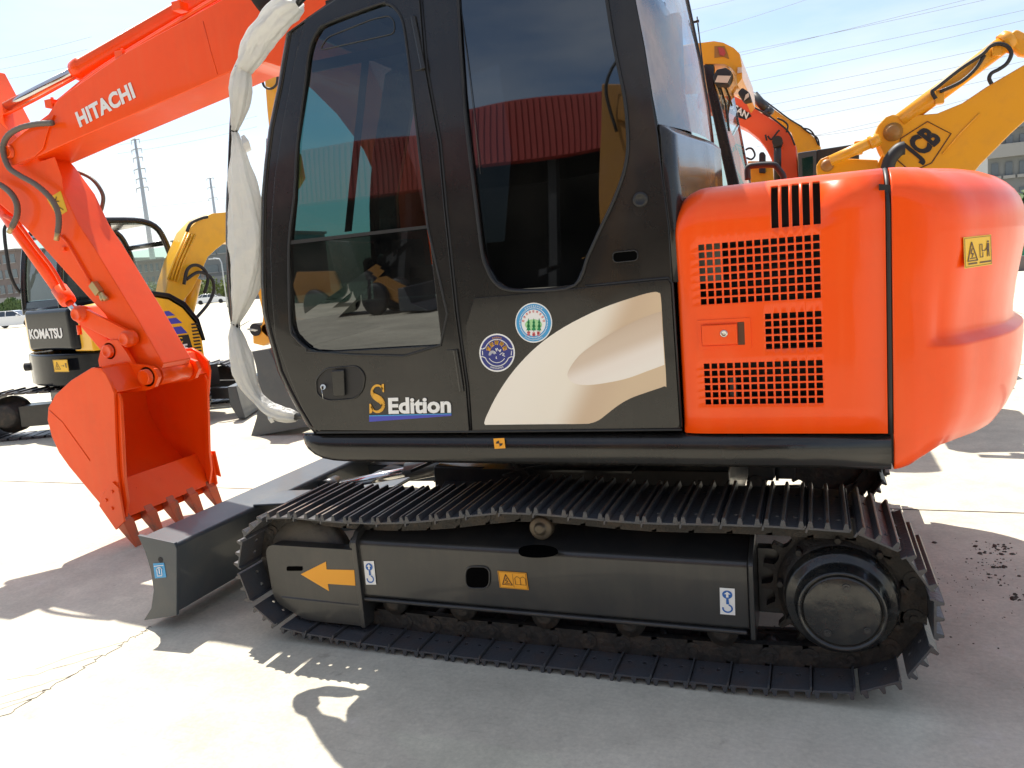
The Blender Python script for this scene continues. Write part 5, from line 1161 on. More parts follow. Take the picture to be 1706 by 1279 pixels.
ar = MB(); ar.prism([at(u, v, y=4.4) for u, v in ((420, 550), (432, 540), (460, 520), (560, 540), (680, 520), (700, 570), (560, 590), (460, 560), (438, 572), (421, 568))], (0, .10, 0)); ar.prism([at(u, v, y=4.4) for u, v in ((428, 480), (442, 470), (452, 520), (446, 560), (434, 548), (438, 520))], (0, .10, 0)); ar.build('loader_arm', 'amber', BL, bevel=.01)
c = at(424, 545, y=4.38); MB().cyl(c, c+Vector((0, .16, 0)), .07).build('loader_pin', 'dark', BL)
bd = MB(); bd.box(-4.0, -2.4, 4.5, 5.6, .75, 1.55); bd.box(-2.4, .3, 4.35, 5.75, .75, 1.30); bd.build('body', 'yellow', BL, bevel=.08, seg=3)
bd = MB(); bd.box(-4.1, .6, 4.7, 5.4, .45, .76); bd.build('chassis', 'frame', BL, bevel=.03)
for x, r in ((-3.4, .46), (-.6, .66)):
    for y in (4.2, 5.5):
        t = MB(); t.lathe((x, y, r), (0, 1, 0), [(0, r*.55), (0, r*.9), (.05, r), (.30, r), (.35, r*.9), (.35, r*.55)], 32); wh = t.build('tyre', 'rubber', BL)
        MB().lathe((x, y+.02, r), (0, 1, 0), [(0, .01), (0, r*.2), (.06, r*.3), (.02, r*.56), (.3, r*.56), (.3, .01)], 24, False).build('rim', 'yellow', wh)
roof = Z3([(40, 84), (60, 80), (200, 62), (280, 75), (370, 120), (420, 170), (438, 270), (442, 380), (400, 432), (392, 345), (350, 290), (290, 258), (150, 256), (40, 262)])
rf = beam(BL, 'roof', roof, YN, 1.5, 'amber', .05)
beam(BL, 'roof', [(1090, 75), (1168, 62), (1170, 100), (1090, 104)], YN+.05, 1.4, 'amber', .05)
a = Z3([(205, 105), (290, 105), (318, 170), (330, 215), (280, 195), (205, 205)]); MB().prism([at(u, v, y=YN-.004) for u, v in a], (0, .002, 0)).build('lamp_recess_shade', 'darkyellow', rf)  # flat darker yellow patch painted for the shade of the lamp recess
M['lens'] = mat('lamp_lens', (.65, .55, .42), .12, coat=.6); M['redlens'] = mat('red_lens', (.45, .07, .06), .2, coat=.5)
a = Z3([(232, 112), (285, 120), (300, 165), (285, 190), (250, 180)]); MB().prism([at(u, v, y=YN-.014) for u, v in a], (0, .01, 0)).build('tail_lamp', 'redlens', rf)
a = Z3([(402, 285), (436, 285), (440, 330), (400, 335)]); MB().prism([at(u, v, y=YN-.02) for u, v in a], (0, .03, 0)).build('side_lamp', 'lens', rf)
for pts, lens in ((((190, 360), (225, 300), (300, 285), (350, 320), (348, 370), (318, 430), (205, 428)), ((232, 355), (345, 358), (315, 418), (208, 412))), (((400, 500), (440, 455), (500, 495), (520, 560), (452, 575)), ((470, 520), (496, 500), (500, 535), (455, 572)))):
    lm = MB().prism([at(u, v, y=YN-.10) for u, v in Z3(pts)], (0, .16, 0)).build('work_lamp', 'rubber', BL, bevel=.012)
    MB().prism([at(u, v, y=YN-.108) for u, v in Z3(lens)], (0, .005, 0)).build('lens', 'lens', lm)
ps = MB(); ps.prism([at(u, v, y=YN) for u, v in Z3([(110, 262), (200, 262), (205, 430), (245, 560), (420, 1300), (400, 1400), (330, 1400), (310, 1270), (150, 520)])], (0, .09, 0)); ps.build('cab_post', 'black', BL, bevel=.01); ps = MB(); ps.prism([at(u, v, y=YN+1.3) for u, v in Z3([(330, 430), (352, 440), (510, 1250), (530, 1400), (505, 1400), (488, 1250)])], (0, .06, 0)); ps.build('cab_post', 'black', BL, bevel=.01); ps = MB()
ps.prism([at(u, v, y=YN) for u, v in Z3([(-120, 262), (-90, 262), (-60, 1400), (-110, 1400)])], (0, .08, 0)); ps.build('cab_post', 'black', BL, bevel=.01)
q1_, q2_, q3_, q4_ = at(*Z3([(205, 430)])[0], y=YN+.05), at(*Z3([(352, 440)])[0], y=YN+1.3), at(*Z3([(520, 1320)])[0], y=YN+1.3), at(*Z3([(418, 1320)])[0], y=YN+.05)
M['glass_screen'] = glass('pale_screen_glass', (.55, .68, .66), 1.6, .25)
MB().add([q1_, q2_, q3_, q4_], [(0, 1, 2, 3)]).build('rear_screen', 'glass_screen', BL)
a = Z3([(-100, 262), (110, 262), (155, 520), (315, 1300), (-60, 1300)]); MB().poly([at(u, v, y=YN+.04) for u, v in a]).build('side_window', 'glass_screen', BL)
wp = MB()
for pts in (((250, 440), (300, 600), (330, 830)), ((290, 440), (340, 560), (320, 700), (330, 830)), ((300, 450), (355, 620)), ((235, 450), (262, 520))): wp.tube([q.lerp(q+Vector((0, -.02, 0)), 1) for q in [onpl(u, v, (q1_+Vector((.0, -.03, 0))), (q2_-q1_).cross(q4_-q1_)) for u, v in Z3(pts)]], .009, 5)
wp.build('wiper', 'rubber', BL)
st_ = MB(); st_.prism([(-1.9, 4.7, 1.2), (-1.4, 4.7, 1.2), (-1.4, 4.7, 1.35), (-1.75, 4.7, 1.4), (-1.85, 4.7, 2.0), (-1.95, 4.7, 2.0)], (0, .5, 0)); st_.build('seat', 'fabric', BL, bevel=.03)
# backhoe
YJ = 4.3
bo = beam(BL, 'backhoe_boom', [(1457.5, 216), (1462.5, 202.6), (1474, 189), (1488, 184), (1515, 186), (1562, 182), (1603, 165), (1643, 138), (1706, 101), (1800, 40), (1850, 60), (1790, 120), (1706, 196), (1684, 216), (1633, 268), (1600, 310), (1500, 320), (1485, 290), (1478, 262), (1467, 241)], YJ, .30, 'amber', .01)
MB().tube([at(u, v, y=YJ-.004) for u, v in ((1570, 250), (1600, 215), (1632, 182))], .006, 6).build('weld_rib', 'amber', bo)
dc = MB(); f0 = [at(u, v, y=YJ-.003) for u, v in Z6([(1098, 664), (1230, 580), (1346, 640), (1250, 785), (1150, 830), (1075, 765)])]
dc.use('brownprint').tube([p for p in f0], .005, 4, closed=True); dc.build('decal_border', None, bo)
e = YJ-.003; text('JCB', 'decal_lettering', at(1537, 270, y=e), at(1580, 233, y=e), at(1499, 239, y=e), 'bprint', bo, bold=.05, depth=.003)
c = at(*Z6([(1060, 632)])[0], y=YJ-.01); MB().lathe(c, (0, -1, 0), [(-.02, .07), (0, .07), (.01, .05), (.03, .048), (.03, .01)], 24).build('boom_pin', 'darkyellow', bo)
lb_ = beam(BL, 'lower_beam', Z6([(680, 800), (700, 768), (740, 750), (790, 762), (985, 770), (1000, 900), (690, 900)]), YJ+.05, .25, 'amber', .01)
c = at(*Z6([(735, 798)])[0], y=YJ+.04); MB().lathe(c, (0, -1, 0), [(-.02, .05), (0, .05), (.015, .035), (.02, .01)], 20).build('beam_pin', 'darkyellow', lb_)
def pxcyl(root, name, a, b, y, r, m, extra=None):
    mb = MB(); A, B = at(*a, y=y), at(*b, y=y); mb.cyl(A, B, r); mb.lathe(B, (B-A), [(-.06, r*1.2), (0, r*1.2), (.02, r*.8)], 20); return mb.build(name, m, root)
pxcyl(BL, 'cylinder', (1383, 262), (1462, 226), YJ-.06, .042, 'amber')
pxcyl(BL, 'cylinder', (1500, 196), (1684, 58), YJ+.05, .065, 'amber'); MB().prism([at(u, v, y=YJ+.0) for u, v in ((1676, 62), (1684, 48), (1694, 40), (1706, 46), (1740, 60), (1740, 90), (1700, 84))], (0, .1, 0)).build('cylinder_end', 'amber', BL, bevel=.02)
MB().prism([at(u, v, y=YJ+.1) for u, v in ((1462, 268), (1474, 240), (1484, 246), (1474, 300), (1458, 300))], (0, .08, 0)).build('strut', 'yellow', BL, bevel=.01)
hh = MB()
for pts, y in ((((1559, 158), (1553, 146), (1562, 138), (1600, 108), (1636, 84), (1650, 70), (1664, 66), (1678, 70), (1685, 82), (1678, 98), (1665, 108), (1652, 115), (1648, 124), (1652, 133)), YJ-.05), (((1566, 146), (1600, 130), (1625, 108), (1640, 85)), YJ-.04)): MB().tube(smooth_path([at(u, v, y=y) for u, v in pts], 5), .014, 8).build('hydraulic_hose', 'rubber', BL)
hh.tube(smooth_path([at(u, v, y=YJ-.12) for u, v in ((1479, 300), (1478, 280), (1482, 262), (1490, 250), (1499, 242), (1507, 240))], 5), .050, 10)
hh.build('hydraulic_hose', 'rubber', BL)
bb = MB()
for u, v in ((1565, 155), (1660, 75), (1430, 240)): c = at(u, v, y=YJ+.0); bb.box(c.x-.03, c.x+.03, c.y-.03, c.y+.05, c.z-.05, c.z+.05); bb.build('pipe_clamp', 'amber', BL, bevel=.005); bb = MB()
MB().box(.3, .9, 4.4, 5.6, .5, 1.7).build('king_post', 'amber', BL, bevel=.04)
# ---- excavator with dark cab behind the backhoe
E2 = thing('excavator', 'excavator with a dark grey cab seen low between the red-orange boom and the lettered arm', 'excavator', (.6, 8.0, 0))
YC2 = 6.6
MB().prism([at(u, v, y=YC2) for u, v in Z3([(915, 1022), (1075, 998), (1075, 1400), (930, 1400)])], (0, 1.2, 0)).build('cab', 'deckgrey', E2, bevel=.01)
MB().prism([at(u, v, y=YC2+.05) for u, v in Z3([(1075, 998), (1400, 948), (1440, 960), (1440, 1400), (1075, 1400)])], (0, 1.2, 0)).build('cab_side', 'frame', E2, bevel=.01)
MB().prism([at(u, v, y=YC2-.006) for u, v in Z3([(950, 1070), (1045, 1050), (1048, 1300), (960, 1300)])], (0, .004, 0)).build('window', 'glass_far', E2)
c0 = at(1350, 300, y=YC2).x; MB().box(c0-.4, c0+1.1, YC2, YC2+2.0, .8, 1.72).build('engine_house', 'frame', E2, bevel=.06)
crawler(E2, c0+.4, YC2+1.2, 0, 1.4, 2.2, .45, .65); MB().box(c0-.5, c0+1.2, YC2+.3, YC2+1.9, .45, .82).build('deck', 'frame', E2)
# ---- red-orange excavator
DS = thing('excavator', 'red-orange excavator whose lettered boom curves up behind the yellow-roofed cab', 'excavator', (-.2, 9, 0))
YD = 7.0
db = beam(DS, 'boom', Z3([(60, 350), (200, 440), (365, 535), (480, 590), (600, 680), (700, 740), (800, 800), (870, 880), (905, 980), (918, 1180), (940, 1500), (780, 1500), (722, 1180), (690, 1080), (640, 980), (580, 900), (480, 820), (420, 790), (330, 745), (180, 680), (60, 640)]), YD, .40, 'doosan', .015)
pl_ = [at(u, v, y=YD-.006) for u, v in Z3([(180, 490), (375, 607), (505, 690), (522, 712), (470, 742), (400, 720), (180, 600)])]; MB().prism(pl_, (0, .004, 0)).build('name_plate', 'bprint', db)
e = YD-.008; a, b, c = Z3([(215, 575), (478, 738), (238, 520)]); text('DOOSAN', 'boom_lettering', at(*a, y=e), at(*b, y=e), at(*c, y=e), 'white', db, bold=.03, depth=.003)
pxcyl(DS, 'arm_cylinder', Z3([(540, 530)])[0], Z3([(678, 690)])[0], YD+.1, .05, 'frame'); pxcyl(DS, 'arm_cylinder_rod', Z3([(340, 380)])[0], Z3([(540, 540)])[0], YD+.1, .03, 'chrome')
pxcyl(DS, 'boom_cylinder', Z3([(745, 1300)])[0], Z3([(742, 930)])[0], YD-.15, .04, 'rubber'); c = at(*Z3([(740, 922)])[0], y=YD-.2); MB().cyl(c, c+Vector((0, .2, 0)), .055).build('cylinder_pin', 'rubber', DS)
hh = MB()
for pts in (((510, 620), (640, 690), (740, 760), (840, 850), (890, 960)), ((740, 730), (790, 750), (830, 790), (820, 850)), ((660, 880), (690, 910), (740, 850), (760, 830)), ((640, 870), (650, 920))): MB().tube(smooth_path([at(u, v, y=YD-.05) for u, v in Z3(pts)], 4), .010, 6).build('hydraulic_hose', 'rubber', DS)
house(DS, (-.9, 8.3, 0), 0, 3.6, 2.4, .95, 1.9, 'doosan', 2.2, cabside=1); crawler(DS, -.9, 8.3, 0, 1.7, 2.5, .5, .75)
MB().box(-2, .4, 7.3, 9.1, .5, .95).build('under_frame', 'frame', DS)
# ---- yellow boom behind it
E3 = thing('excavator', 'yellow excavator whose boom runs just behind the red-orange one', 'excavator', (-1, 12, 0))
YE = 9.8
beam(E3, 'boom', Z3([(200, 330), (440, 455), (620, 590), (830, 740), (950, 808), (1060, 900), (1112, 980), (1150, 1400), (930, 1400), (905, 1000), (860, 860), (780, 790), (600, 660), (420, 560), (200, 430)]), YE, .45, 'amber', .015)
hh = MB()
for pts in (((620, 575), (720, 650), (840, 740), (950, 806)), ((960, 820), (1010, 830), (1050, 870), (1090, 960)), ((940, 800), (1000, 850), (1080, 900), (1100, 970))): MB().tube(smooth_path([at(u, v, y=YE-.03) for u, v in Z3(pts)], 4), .011, 6).build('hydraulic_hose', 'rubber', E3)
house(E3, (-1.2, 11.2, 0), 0, 3.6, 2.4, .95, 1.95, 'amber', 2.3); crawler(E3, -1.2, 11.2, 0, 1.7, 2.5, .5, .75); MB().box(-2.3, .1, 10.2, 12.1, .5, .95).build('under_frame', 'frame', E3)
a = Z3([(490, 1100), (700, 1100), (715, 1300), (490, 1300)]); beam(E3, 'side_box', a, YE-.2, .3, 'amber')
MB().tube(smooth_path([at(u, v, y=YE-.4) for u, v in Z3([(470, 1005), (500, 990), (530, 1000), (550, 1050), (520, 1085), (475, 1070)])], 4), .014, 6).build('mirror_bracket', 'rubber', E3)
for x_, w_ in ((610, 55),): beam(E3, 'exhaust', Z3([(585, 1040), (600, 1022), (625, 1022), (640, 1045), (640, 1200), (585, 1200)]), YE-.3, .1, 'rubber')
# ---- amber arm left of the hero cab
E4 = thing('excavator', 'amber excavator whose hanging arm shows just left of the black cab', 'excavator', (-5, 12, 0))
YA = 8.6
beam(E4, 'arm', [(440, 128), (452, 118), (470, 120), (474, 150), (470, 200), (466, 240), (456, 236), (449, 228), (444, 180)], YA, .35, 'amber', .02)
beam(E4, 'boom', [(440, 126), (446, -60), (560, -260), (760, -330), (930, -200), (1010, 60), (1040, 330), (960, 330), (900, 60), (800, -120), (700, -190), (560, -140), (500, -20), (478, 150)], YA+.05, .4, 'amber', .02)
hh = MB(); hh.tube(smooth_path([at(u, v, y=YA-.1) for u, v in ((437, 132), (440, 141), (450, 145), (460, 138), (462, 124))], 5), .02, 8); hh.tube([at(446, 228, y=YA-.05), at(445, 255, y=YA-.05)], .028, 8); hh.build('hydraulic_hose', 'rubber', E4)
bk2 = MB(); bk2.prism([at(u, v, y=YA-.1) for u, v in ((449, 250), (466, 246), (474, 290), (462, 310), (446, 290), (443, 284))], (0, .6, 0)); bk2.build('bucket', 'amber', E4, bevel=.03)
house(E4, (-2.2, 11.0, 0), math.pi, 3.6, 2.4, .95, 1.9, 'amber', 2.9, cabside=-1); crawler(E4, -2.2, 11.0, 0, 1.7, 2.5, .5, .75); MB().box(-3.6, -1.4, 10.0, 11.9, .5, .95).build('under_frame', 'frame', E4)
# hero bits that stand up behind the hood
rl = MB(); rl.tube(smooth_path([at(u, v, y=1.75) for u, v in ((1246, 300), (1246, 280), (1258, 276), (1288, 275), (1296, 281), (1304, 292), (1306, 300))], 4), .016, 8); rl.build('deck_rail', 'rubber', HX)
rl = MB(); rl.tube([at(1161, 28, y=1.1), at(1172, 120, y=1.1), at(1184, 225, y=1.1)], .0035, 5); rl.cyl(at(1160, 36, y=1.1)-Vector((.012, 0, 0)), at(1160, 36, y=1.1)+Vector((.012, 0, 0)), .006, n=8); rl.build('antenna', 'rubber', HX)
# ------------------------------------------------------------------ far surroundings
M['bldg'] = mat('grey_render', (.17, .18, .18), .85, var=.06, scale=.3); M['bldg2'] = mat('pale_render', (.28, .28, .27), .85, var=.06, scale=.3)
M['brickb'] = mat('brown_grey_render', (.17, .14, .13), .85, var=.06, scale=.3); M['bwin'] = mat('dark_window', (.10, .13, .15), .15, spec=.8)
M['wall'] = mat('grey_wall', (.24, .24, .24), .85, var=.08, scale=.5); M['pole'] = mat('galvanised_steel', (.42, .45, .47), .55, metal=.2)
def building(label, x0, x1, y, dep, h, m, rows, cols, z0=1.2, wh=.55, ww=.6, sign=None, group=None):
    b = thing('building', label, 'building', ((x0+x1)/2, y+dep/2, 0), group=group)
    mb = MB(); mb.box(x0, x1, y, y+dep, 0, h); mb.box(x0-.3, x1+.3, y-.3, y+dep+.3, h+.003, h+.4); mb.build('wall', m, b)
    fh = (h-z0)/rows; cwid = (x1-x0)/cols
    for r in range(rows):
        for c in range(cols):
            xa = x0+cwid*(c+.5-ww/2); xb = xa+cwid*ww; za = z0+fh*(r+.25)
            w_ = MB().box(xa, xb, y-.06, y+.1, za, za+fh*wh).build('window', 'bwin', b)
            if rows*cols <= 40: MB().box(xa-.1, xb+.1, y-.16, y-.062, za-.15, za-.002).build('sill', 'bldg2', w_)
    return b
P = lambda u, v, y: at(u, v, y=y)
def bspan(u0, u1, vt, y): a = P(u0, vt, y); b = P(u1, vt, y); return a.x, b.x, max(a.z, b.z)
x0, x1, h = bspan(-60, 27, 428, 105); building('pale brown office block at the left edge behind the hedge', x0, x1, 105, 14, h, 'brickb', 4, 7)
x0, x1, h = bspan(228, 345, 438, 130); building('long low brown-grey block behind the tall pylon', x0, x1, 130, 12, h, 'brickb', 3, 12, ww=.45)
x0, x1, h = bspan(286, 312, 403, 190); building('grey tower block rising left of the yellow boom', x0, x1, 190, 15, h, 'bldg', 8, 3)
x0, x1, h = bspan(335, 460, 402, 105); building('blue-grey building with ribbon windows left of the film-wrapped rail', x0, x1, 105, 14, h, 'bldg', 3, 5, ww=.85, wh=.4)
x0, x1, h = bspan(140, 215, 440, 160); building('distant pale block seen beside the tall pylon foot', x0, x1, 160, 12, h, 'bldg2', 3, 6)
x0, x1, h = bspan(1646, 1790, 218, 42); rb = building('grey office building at the right edge beyond the counterweight', x0, x1, 42, 12, h, 'bldg', 4, 6, ww=.5, wh=.5)
MB().box(x0-.1, x0+5, 41.7, 41.95, h-1.3, h-.7).build('cornice_panel', 'bldg2', rb)
# yard wall
def ywall(u0, u1, y, hh, label):
    a, b = P(u0, 480, y), P(u1, 480, y); o = MB().box(a.x, b.x, y, y+.3, 0, hh).build('yard_wall', 'wall'); tag(o, label, 'wall')
ywall(225, 470, 101, 4.2, 'long grey yard wall behind the parked cars in the middle distance'); ywall(-120, 40, 92, 3.6, 'grey yard wall behind the hedge at far left')
# hedges / trees : leaf clumps
M['leaf'] = mat('yellow_green_leaves', (.13, .17, .035), .7, var=.35, scale=3); M['leaf2'] = mat('mid_green_leaves', (.07, .12, .035), .7, var=.35, scale=3); M['bark'] = mat('bark', (.12, .09, .06), .9)
def foliage(c, rx, ry, rz, n, s, rnd):
    mb = MB(); vs = []; fs = []
    lobes = [(Vector((rnd.uniform(-.6, .6)*rx, rnd.uniform(-.6, .6)*ry, rnd.uniform(-.5, .6)*rz)), rnd.uniform(.35, .6)) for _ in range(8)]
    for i in range(n):
        o, k = rnd.choice(lobes); d = Vector((rnd.gauss(0, 1), rnd.gauss(0, 1), rnd.gauss(0, 1))).normalized()*rnd.uniform(.6, 1)**.5*k
        p = Vector(c)+o+Vector((d.x*rx, d.y*ry, d.z*rz)); a = Vector((rnd.gauss(0, 1), rnd.gauss(0, 1), rnd.gauss(0, 1))).normalized()*s*rnd.uniform(.5, 1.2); b = a.orthogonal().normalized()*s*rnd.uniform(.4, .8)
        q = len(vs); vs += [p-a, p+b, p+a, p-b]; fs.append((q, q+1, q+2, q+3))
    return mb.add(vs, fs)
def tree(x, y, h, r, label, rnd, m='leaf', group=None):
    t = thing('tree', label, 'tree', (x, y, 0), group=group)
    k = MB(); k.tube([(x, y, 0), (x+.05, y, h*.35), (x, y+.05, h*.7)], [.12, .09, .04], 6); k.build('trunk', 'bark', t)
    foliage((x, y, h*.62), r, r, h*.42, 420, .20, rnd).build('crown', m, t)
rnd = random.Random(21)
ORD = ['first from the left', 'second from the left', 'third from the left', 'fourth from the left', 'fifth from the left', 'fifth from the right', 'fourth from the right', 'third from the right', 'second from the right', 'first from the right']
for i, u in enumerate((262, 275, 288, 300, 314, 327, 340, 352, 364, 376)): c = P(u, 480, 97); tree(c.x, 97+rnd.uniform(-1, 1), rnd.uniform(3.6, 4.6), rnd.uniform(1.0, 1.4), 'small yellow-green tree, %s in the row along the far yard wall' % ORD[i], rnd, 'leaf', 'trees along the far yard wall')
c0_, c1_ = P(-70, 500, 72), P(36, 500, 72)
hg = MB(); vs = []; fs = []
for i in range(4200):
    x = rnd.uniform(c0_.x, c1_.x); z = rnd.uniform(0, 1)**.8*(2.6+.35*math.sin(x*1.3)+.25*math.sin(x*3.1)); p = Vector((x, 72+rnd.uniform(-.5, .5), z)); a = Vector((rnd.gauss(0, .4), rnd.gauss(0, .4), rnd.gauss(0, 1))).normalized()*.22; b = a.orthogonal().normalized()*.10
    q = len(vs); vs += [p-a, p+b, p+a, p-b]; fs.append((q, q+1, q+2, q+3))
hg.add(vs, fs); tag(hg.build('hedge', 'leaf2'), 'green hedge behind the white car at the left edge', 'hedge')
for (u, v, y), nb3 in zip(((1698, 360, 34), (1712, 372, 33), (1730, 365, 34)), ('leftmost and nearest the counterweight', 'middle one, just outside the counterweight', 'rightmost, at the very edge')): c = P(u, v, y); tree(c.x, y, 2.9 if u > 1700 else 2.5, 1.1, 'green bush by the right building, '+nb3, rnd, 'leaf2', 'bushes before the right building')
M['netgreen'] = mat('green_netting', (.03, .32, .16), .7, var=.3, scale=3); M['redcloth'] = mat('red_cloth', (.5, .06, .04), .7, var=.2)
c = P(1699, 400, 30)
nm = MB()
for i in range(3): nm.grid([[Vector((c.x-.5+.9*i+.3*k, 30+.12*math.sin(k*2+j_), .25+.42*j_)) for k in range(4)] for j_ in range(4)], True)
tag(nm.build('safety_net', 'netgreen', solid=.02), 'green safety netting hung beyond the counterweight at the right edge', 'net')
k = MB(); k.prism([(c.x-.9, 29, 0), (c.x+2.5, 29, 0), (c.x+2.5, 29, .55), (c.x-.9, 29, .50)], (0, .3, 0)); tag(k.build('low_wall', 'brickb', bevel=.03), 'low brownish wall at the foot of the green netting', 'wall')
# ---- pylons
def pylon(u0, v0, u1, v1, y, arms, label, r0, r1):
    a = P(u0, v0, y); b = P(u1, v1, y); b = Vector((a.x+(b.x-a.x)*.0, y, 0)); t = thing('pylon', label, 'pylon', (a.x, y, 0))
    MB().tube([(a.x, y, 0), (a.x, y, a.z*.5), (a.x, y, a.z)], [r0, (r0+r1)/2, r1], 10).build('mast', 'pole', t)
    for (v, w_) in arms:
        z = P(u0+(u1-u0)*(v-v0)/(v1-v0), v, y).z; m = MB(); m.tube([(a.x-w_, y, z+.1), (a.x, y, z+.35), (a.x+w_, y, z+.1)], [.14, .24, .14], 6)
        m_o = m.build('crossarm', 'pole', t)
        for s in (-1, 1): MB().tube([(a.x+s*w_, y, z+.1), (a.x+s*w_, y, z-.9)], .09, 5).build('insulator', 'pole', m_o)
    return t
pylon(225, 233, 258, 480, 150, [(234, 1.3), (250, 1.6), (264, 1.5), (283, 1.8), (299, 1.6), (314, 1.9)], 'tall steel pylon with six crossarms rising above the small excavator', .80, .30)
pylon(350, 297, 358, 352, 260, [(298, 1.8), (313, 1.9), (331, 2.2)], 'smaller distant pylon above the yellow boom', 1.0, .4)
c = P(371, 452, 60); lp = thing('street_lamp', 'thin grey lamp post beside the wrapped mirror', 'lamp post', (c.x, 60, 0)); MB().tube([(c.x, 60, 0), (c.x, 60, 4.4), (c.x-.2, 60, 4.8), (c.x-.9, 60, 4.9)], .06, 6).build('post', 'pole', lp); MB().box(c.x-1.5, c.x-.8, 59.9, 60.1, 4.82, 4.92).build('lamp_head', 'pole', lp, bevel=.02)
# ---- power lines
M['cable'] = mat('aluminium_cable', (.30, .31, .33), .6)
LN = [((1130, 22), (1300, -20)), ((1150, 60), (1380, -12)), ((1180, 105), (1600, 0), (1760, -38)), ((1240, 86), (1500, 28), (1706, -14)), ((1250, 112), (1706, 18)), ((1270, 132), (1500, 78), (1760, 22)), ((1290, 153), (1706, 68)), ((1300, 172), (1706, 88)),
      ((1300, 187), (1480, 145), (1720, 100)), ((1310, 203), (1500, 160), (1720, 118)), ((1330, 232), (1480, 196), (1560, 180)), ((1370, 226), (1480, 207)), ((-10, 100), (115, 72)), ((-10, 118), (110, 92)), ((240, 235), (385, 205)), ((240, 250), (385, 222)), ((250, 345), (380, 330)), ((-10, 135), (90, 118))]
NTH = 'first second third fourth fifth sixth seventh eighth ninth tenth eleventh twelfth'.split()
for li, pts in enumerate(LN):
    a, b = pts[0], pts[-1]; A = P(a[0]-(b[0]-a[0])*.3, a[1]-(b[1]-a[1])*.3, 120); B = P(b[0]+(b[0]-a[0])*.3, b[1]+(b[1]-a[1])*.3, 120); sag = .35
    Q = [A.lerp(B, i/14)+Vector((0, 0, -sag*4*(i/14)*(1-i/14)+sag*.8)) for i in range(15)]
    o = MB().tube(Q, .028, 5).build('power_line', 'cable'); tag(o, ('%s power line from the top in the sky right of the cab' % NTH[li]) if li < 12 else {12: 'upper power line in the sky left of the orange boom', 13: 'middle power line in the sky left of the orange boom', 17: 'lowest power line in the sky left of the orange boom', 14: 'upper power line running right from the tall pylon', 15: 'second power line running right from the tall pylon', 16: 'low power line running right from the foot of the crossarms'}[li], 'power line', 'overhead power lines')
# ---- cars
M['carwhite'] = mat('white_car_paint', (.78, .79, .80), .2, coat=.8); M['carglass'] = mat('car_glass', (.03, .04, .05), .05, spec=1.0); M['tyre'] = mat('tyre_rubber', (.02, .02, .02), .8); M['alloy'] = mat('alloy', (.5, .5, .52), .3, metal=.8); M['taillamp'] = mat('tail_lamp_red', (.5, .02, .02), .2, coat=.5)
def car(label, x, y, rz, m='carwhite', group='white cars parked in the distance'):
    t = thing('parked_car', label, 'car', (0, 0, 0), 0, group); Wc = .88
    low = [(-2.25, .35), (-2.3, .62), (-2.22, .92), (-1.7, 1.0), (1.0, .98), (1.75, .90), (2.2, .74), (2.3, .5), (2.25, .28), (1.75, .22), (-1.8, .22)]
    rows = []
    for yy, k in ((-Wc, .0), (-Wc+.03, 1), (Wc-.03, 1), (Wc, 0)): rows.append(yy)
    b = MB(); b.prism([(px_, -Wc, pz_) for px_, pz_ in smooth_2(low)], (0, 2*Wc, 0)); body = b.build('body', m, t, bevel=.10, seg=3)
    g = MB(); r_b = [(-1.75, -Wc+.06, .98), (1.05, -Wc+.06, .95), (1.05, Wc-.06, .95), (-1.75, Wc-.06, .98)]; r_t = [(-1.05, -Wc+.22, 1.42), (.25, -Wc+.22, 1.42), (.25, Wc-.22, 1.42), (-1.05, Wc-.22, 1.42)]
    g.add(r_b+r_t, [(0, 1, 5, 4), (1, 2, 6, 5), (2, 3, 7, 6), (3, 0, 4, 7)]); g.build('windows', 'carglass', t)
    rf_ = MB(); rf_.prism([(-1.10, -Wc+.2, 1.41), (-.9, -Wc+.2, 1.46), (.1, -Wc+.2, 1.46), (.33, -Wc+.2, 1.40)], (0, 2*Wc-.4, 0)); rf_.build('roof', m, t, bevel=.02)
    for s in (-1, 1):
        for a, b_ in (((-1.77, .97), (-1.08, 1.43)), ((-.35, .97), (-.35, 1.43)), ((1.07, .94), (.28, 1.42)), ((-1.2, .97), (-.85, 1.43))): MB().tube([(a[0], s*(Wc-.05), a[1]), (b_[0], s*(Wc-.21), b_[1])], .03, 6).build('pillar', m, t)
    for xx in (-1.38, 1.38):
        for s in (-1, 1):
            w_ = MB(); w_.lathe((xx, s*(Wc-.2), .32), (0, s, 0), [(0, .2), (0, .31), (.03, .32), (.18, .32), (.215, .30), (.215, .2)], 24); wo = w_.build('wheel', 'tyre', t)
            h_ = MB(); h_.lathe((xx, s*(Wc-.01), .32), (0, s, 0), [(-.1, .2), (.01, .21), (.02, .19), (.0, .17), (.0, .06), (.02, .05), (.02, .01)], 20); h_.build('rim', 'alloy', wo)
    for s in (-1, 1):
        MB().box(-2.32, -2.2, s*.55-.2, s*.55+.2, .68, .86).build('tail_light', 'taillamp', t, bevel=.02); MB().box(2.12, 2.28, s*.6-.18, s*.6+.18, .58, .70).build('headlight', 'alloy', t, bevel=.02)
        MB().box(.62, .78, s*(Wc+.09)-.1, s*(Wc+.09)+.1, .95, 1.08).build('wing_mirror', m, t, bevel=.02)
    t.location = (x, y, 0); t.rotation_euler = (0, 0, rz); return t
def smooth_2(pts): return [(p.x, p.y) for p in smooth_path([(a, b, 0) for a, b in pts], 2, True)]
c1 = at(22, 546, z=0); car('white saloon parked in front of the hedge at the left edge', c1.x-.9, c1.y+1.0, R_(25))
cc = car('nearer white saloon parked beyond the looping black hoses', *(lambda p: (p.x, p.y))(at(352, 506, z=0)), R_(38))
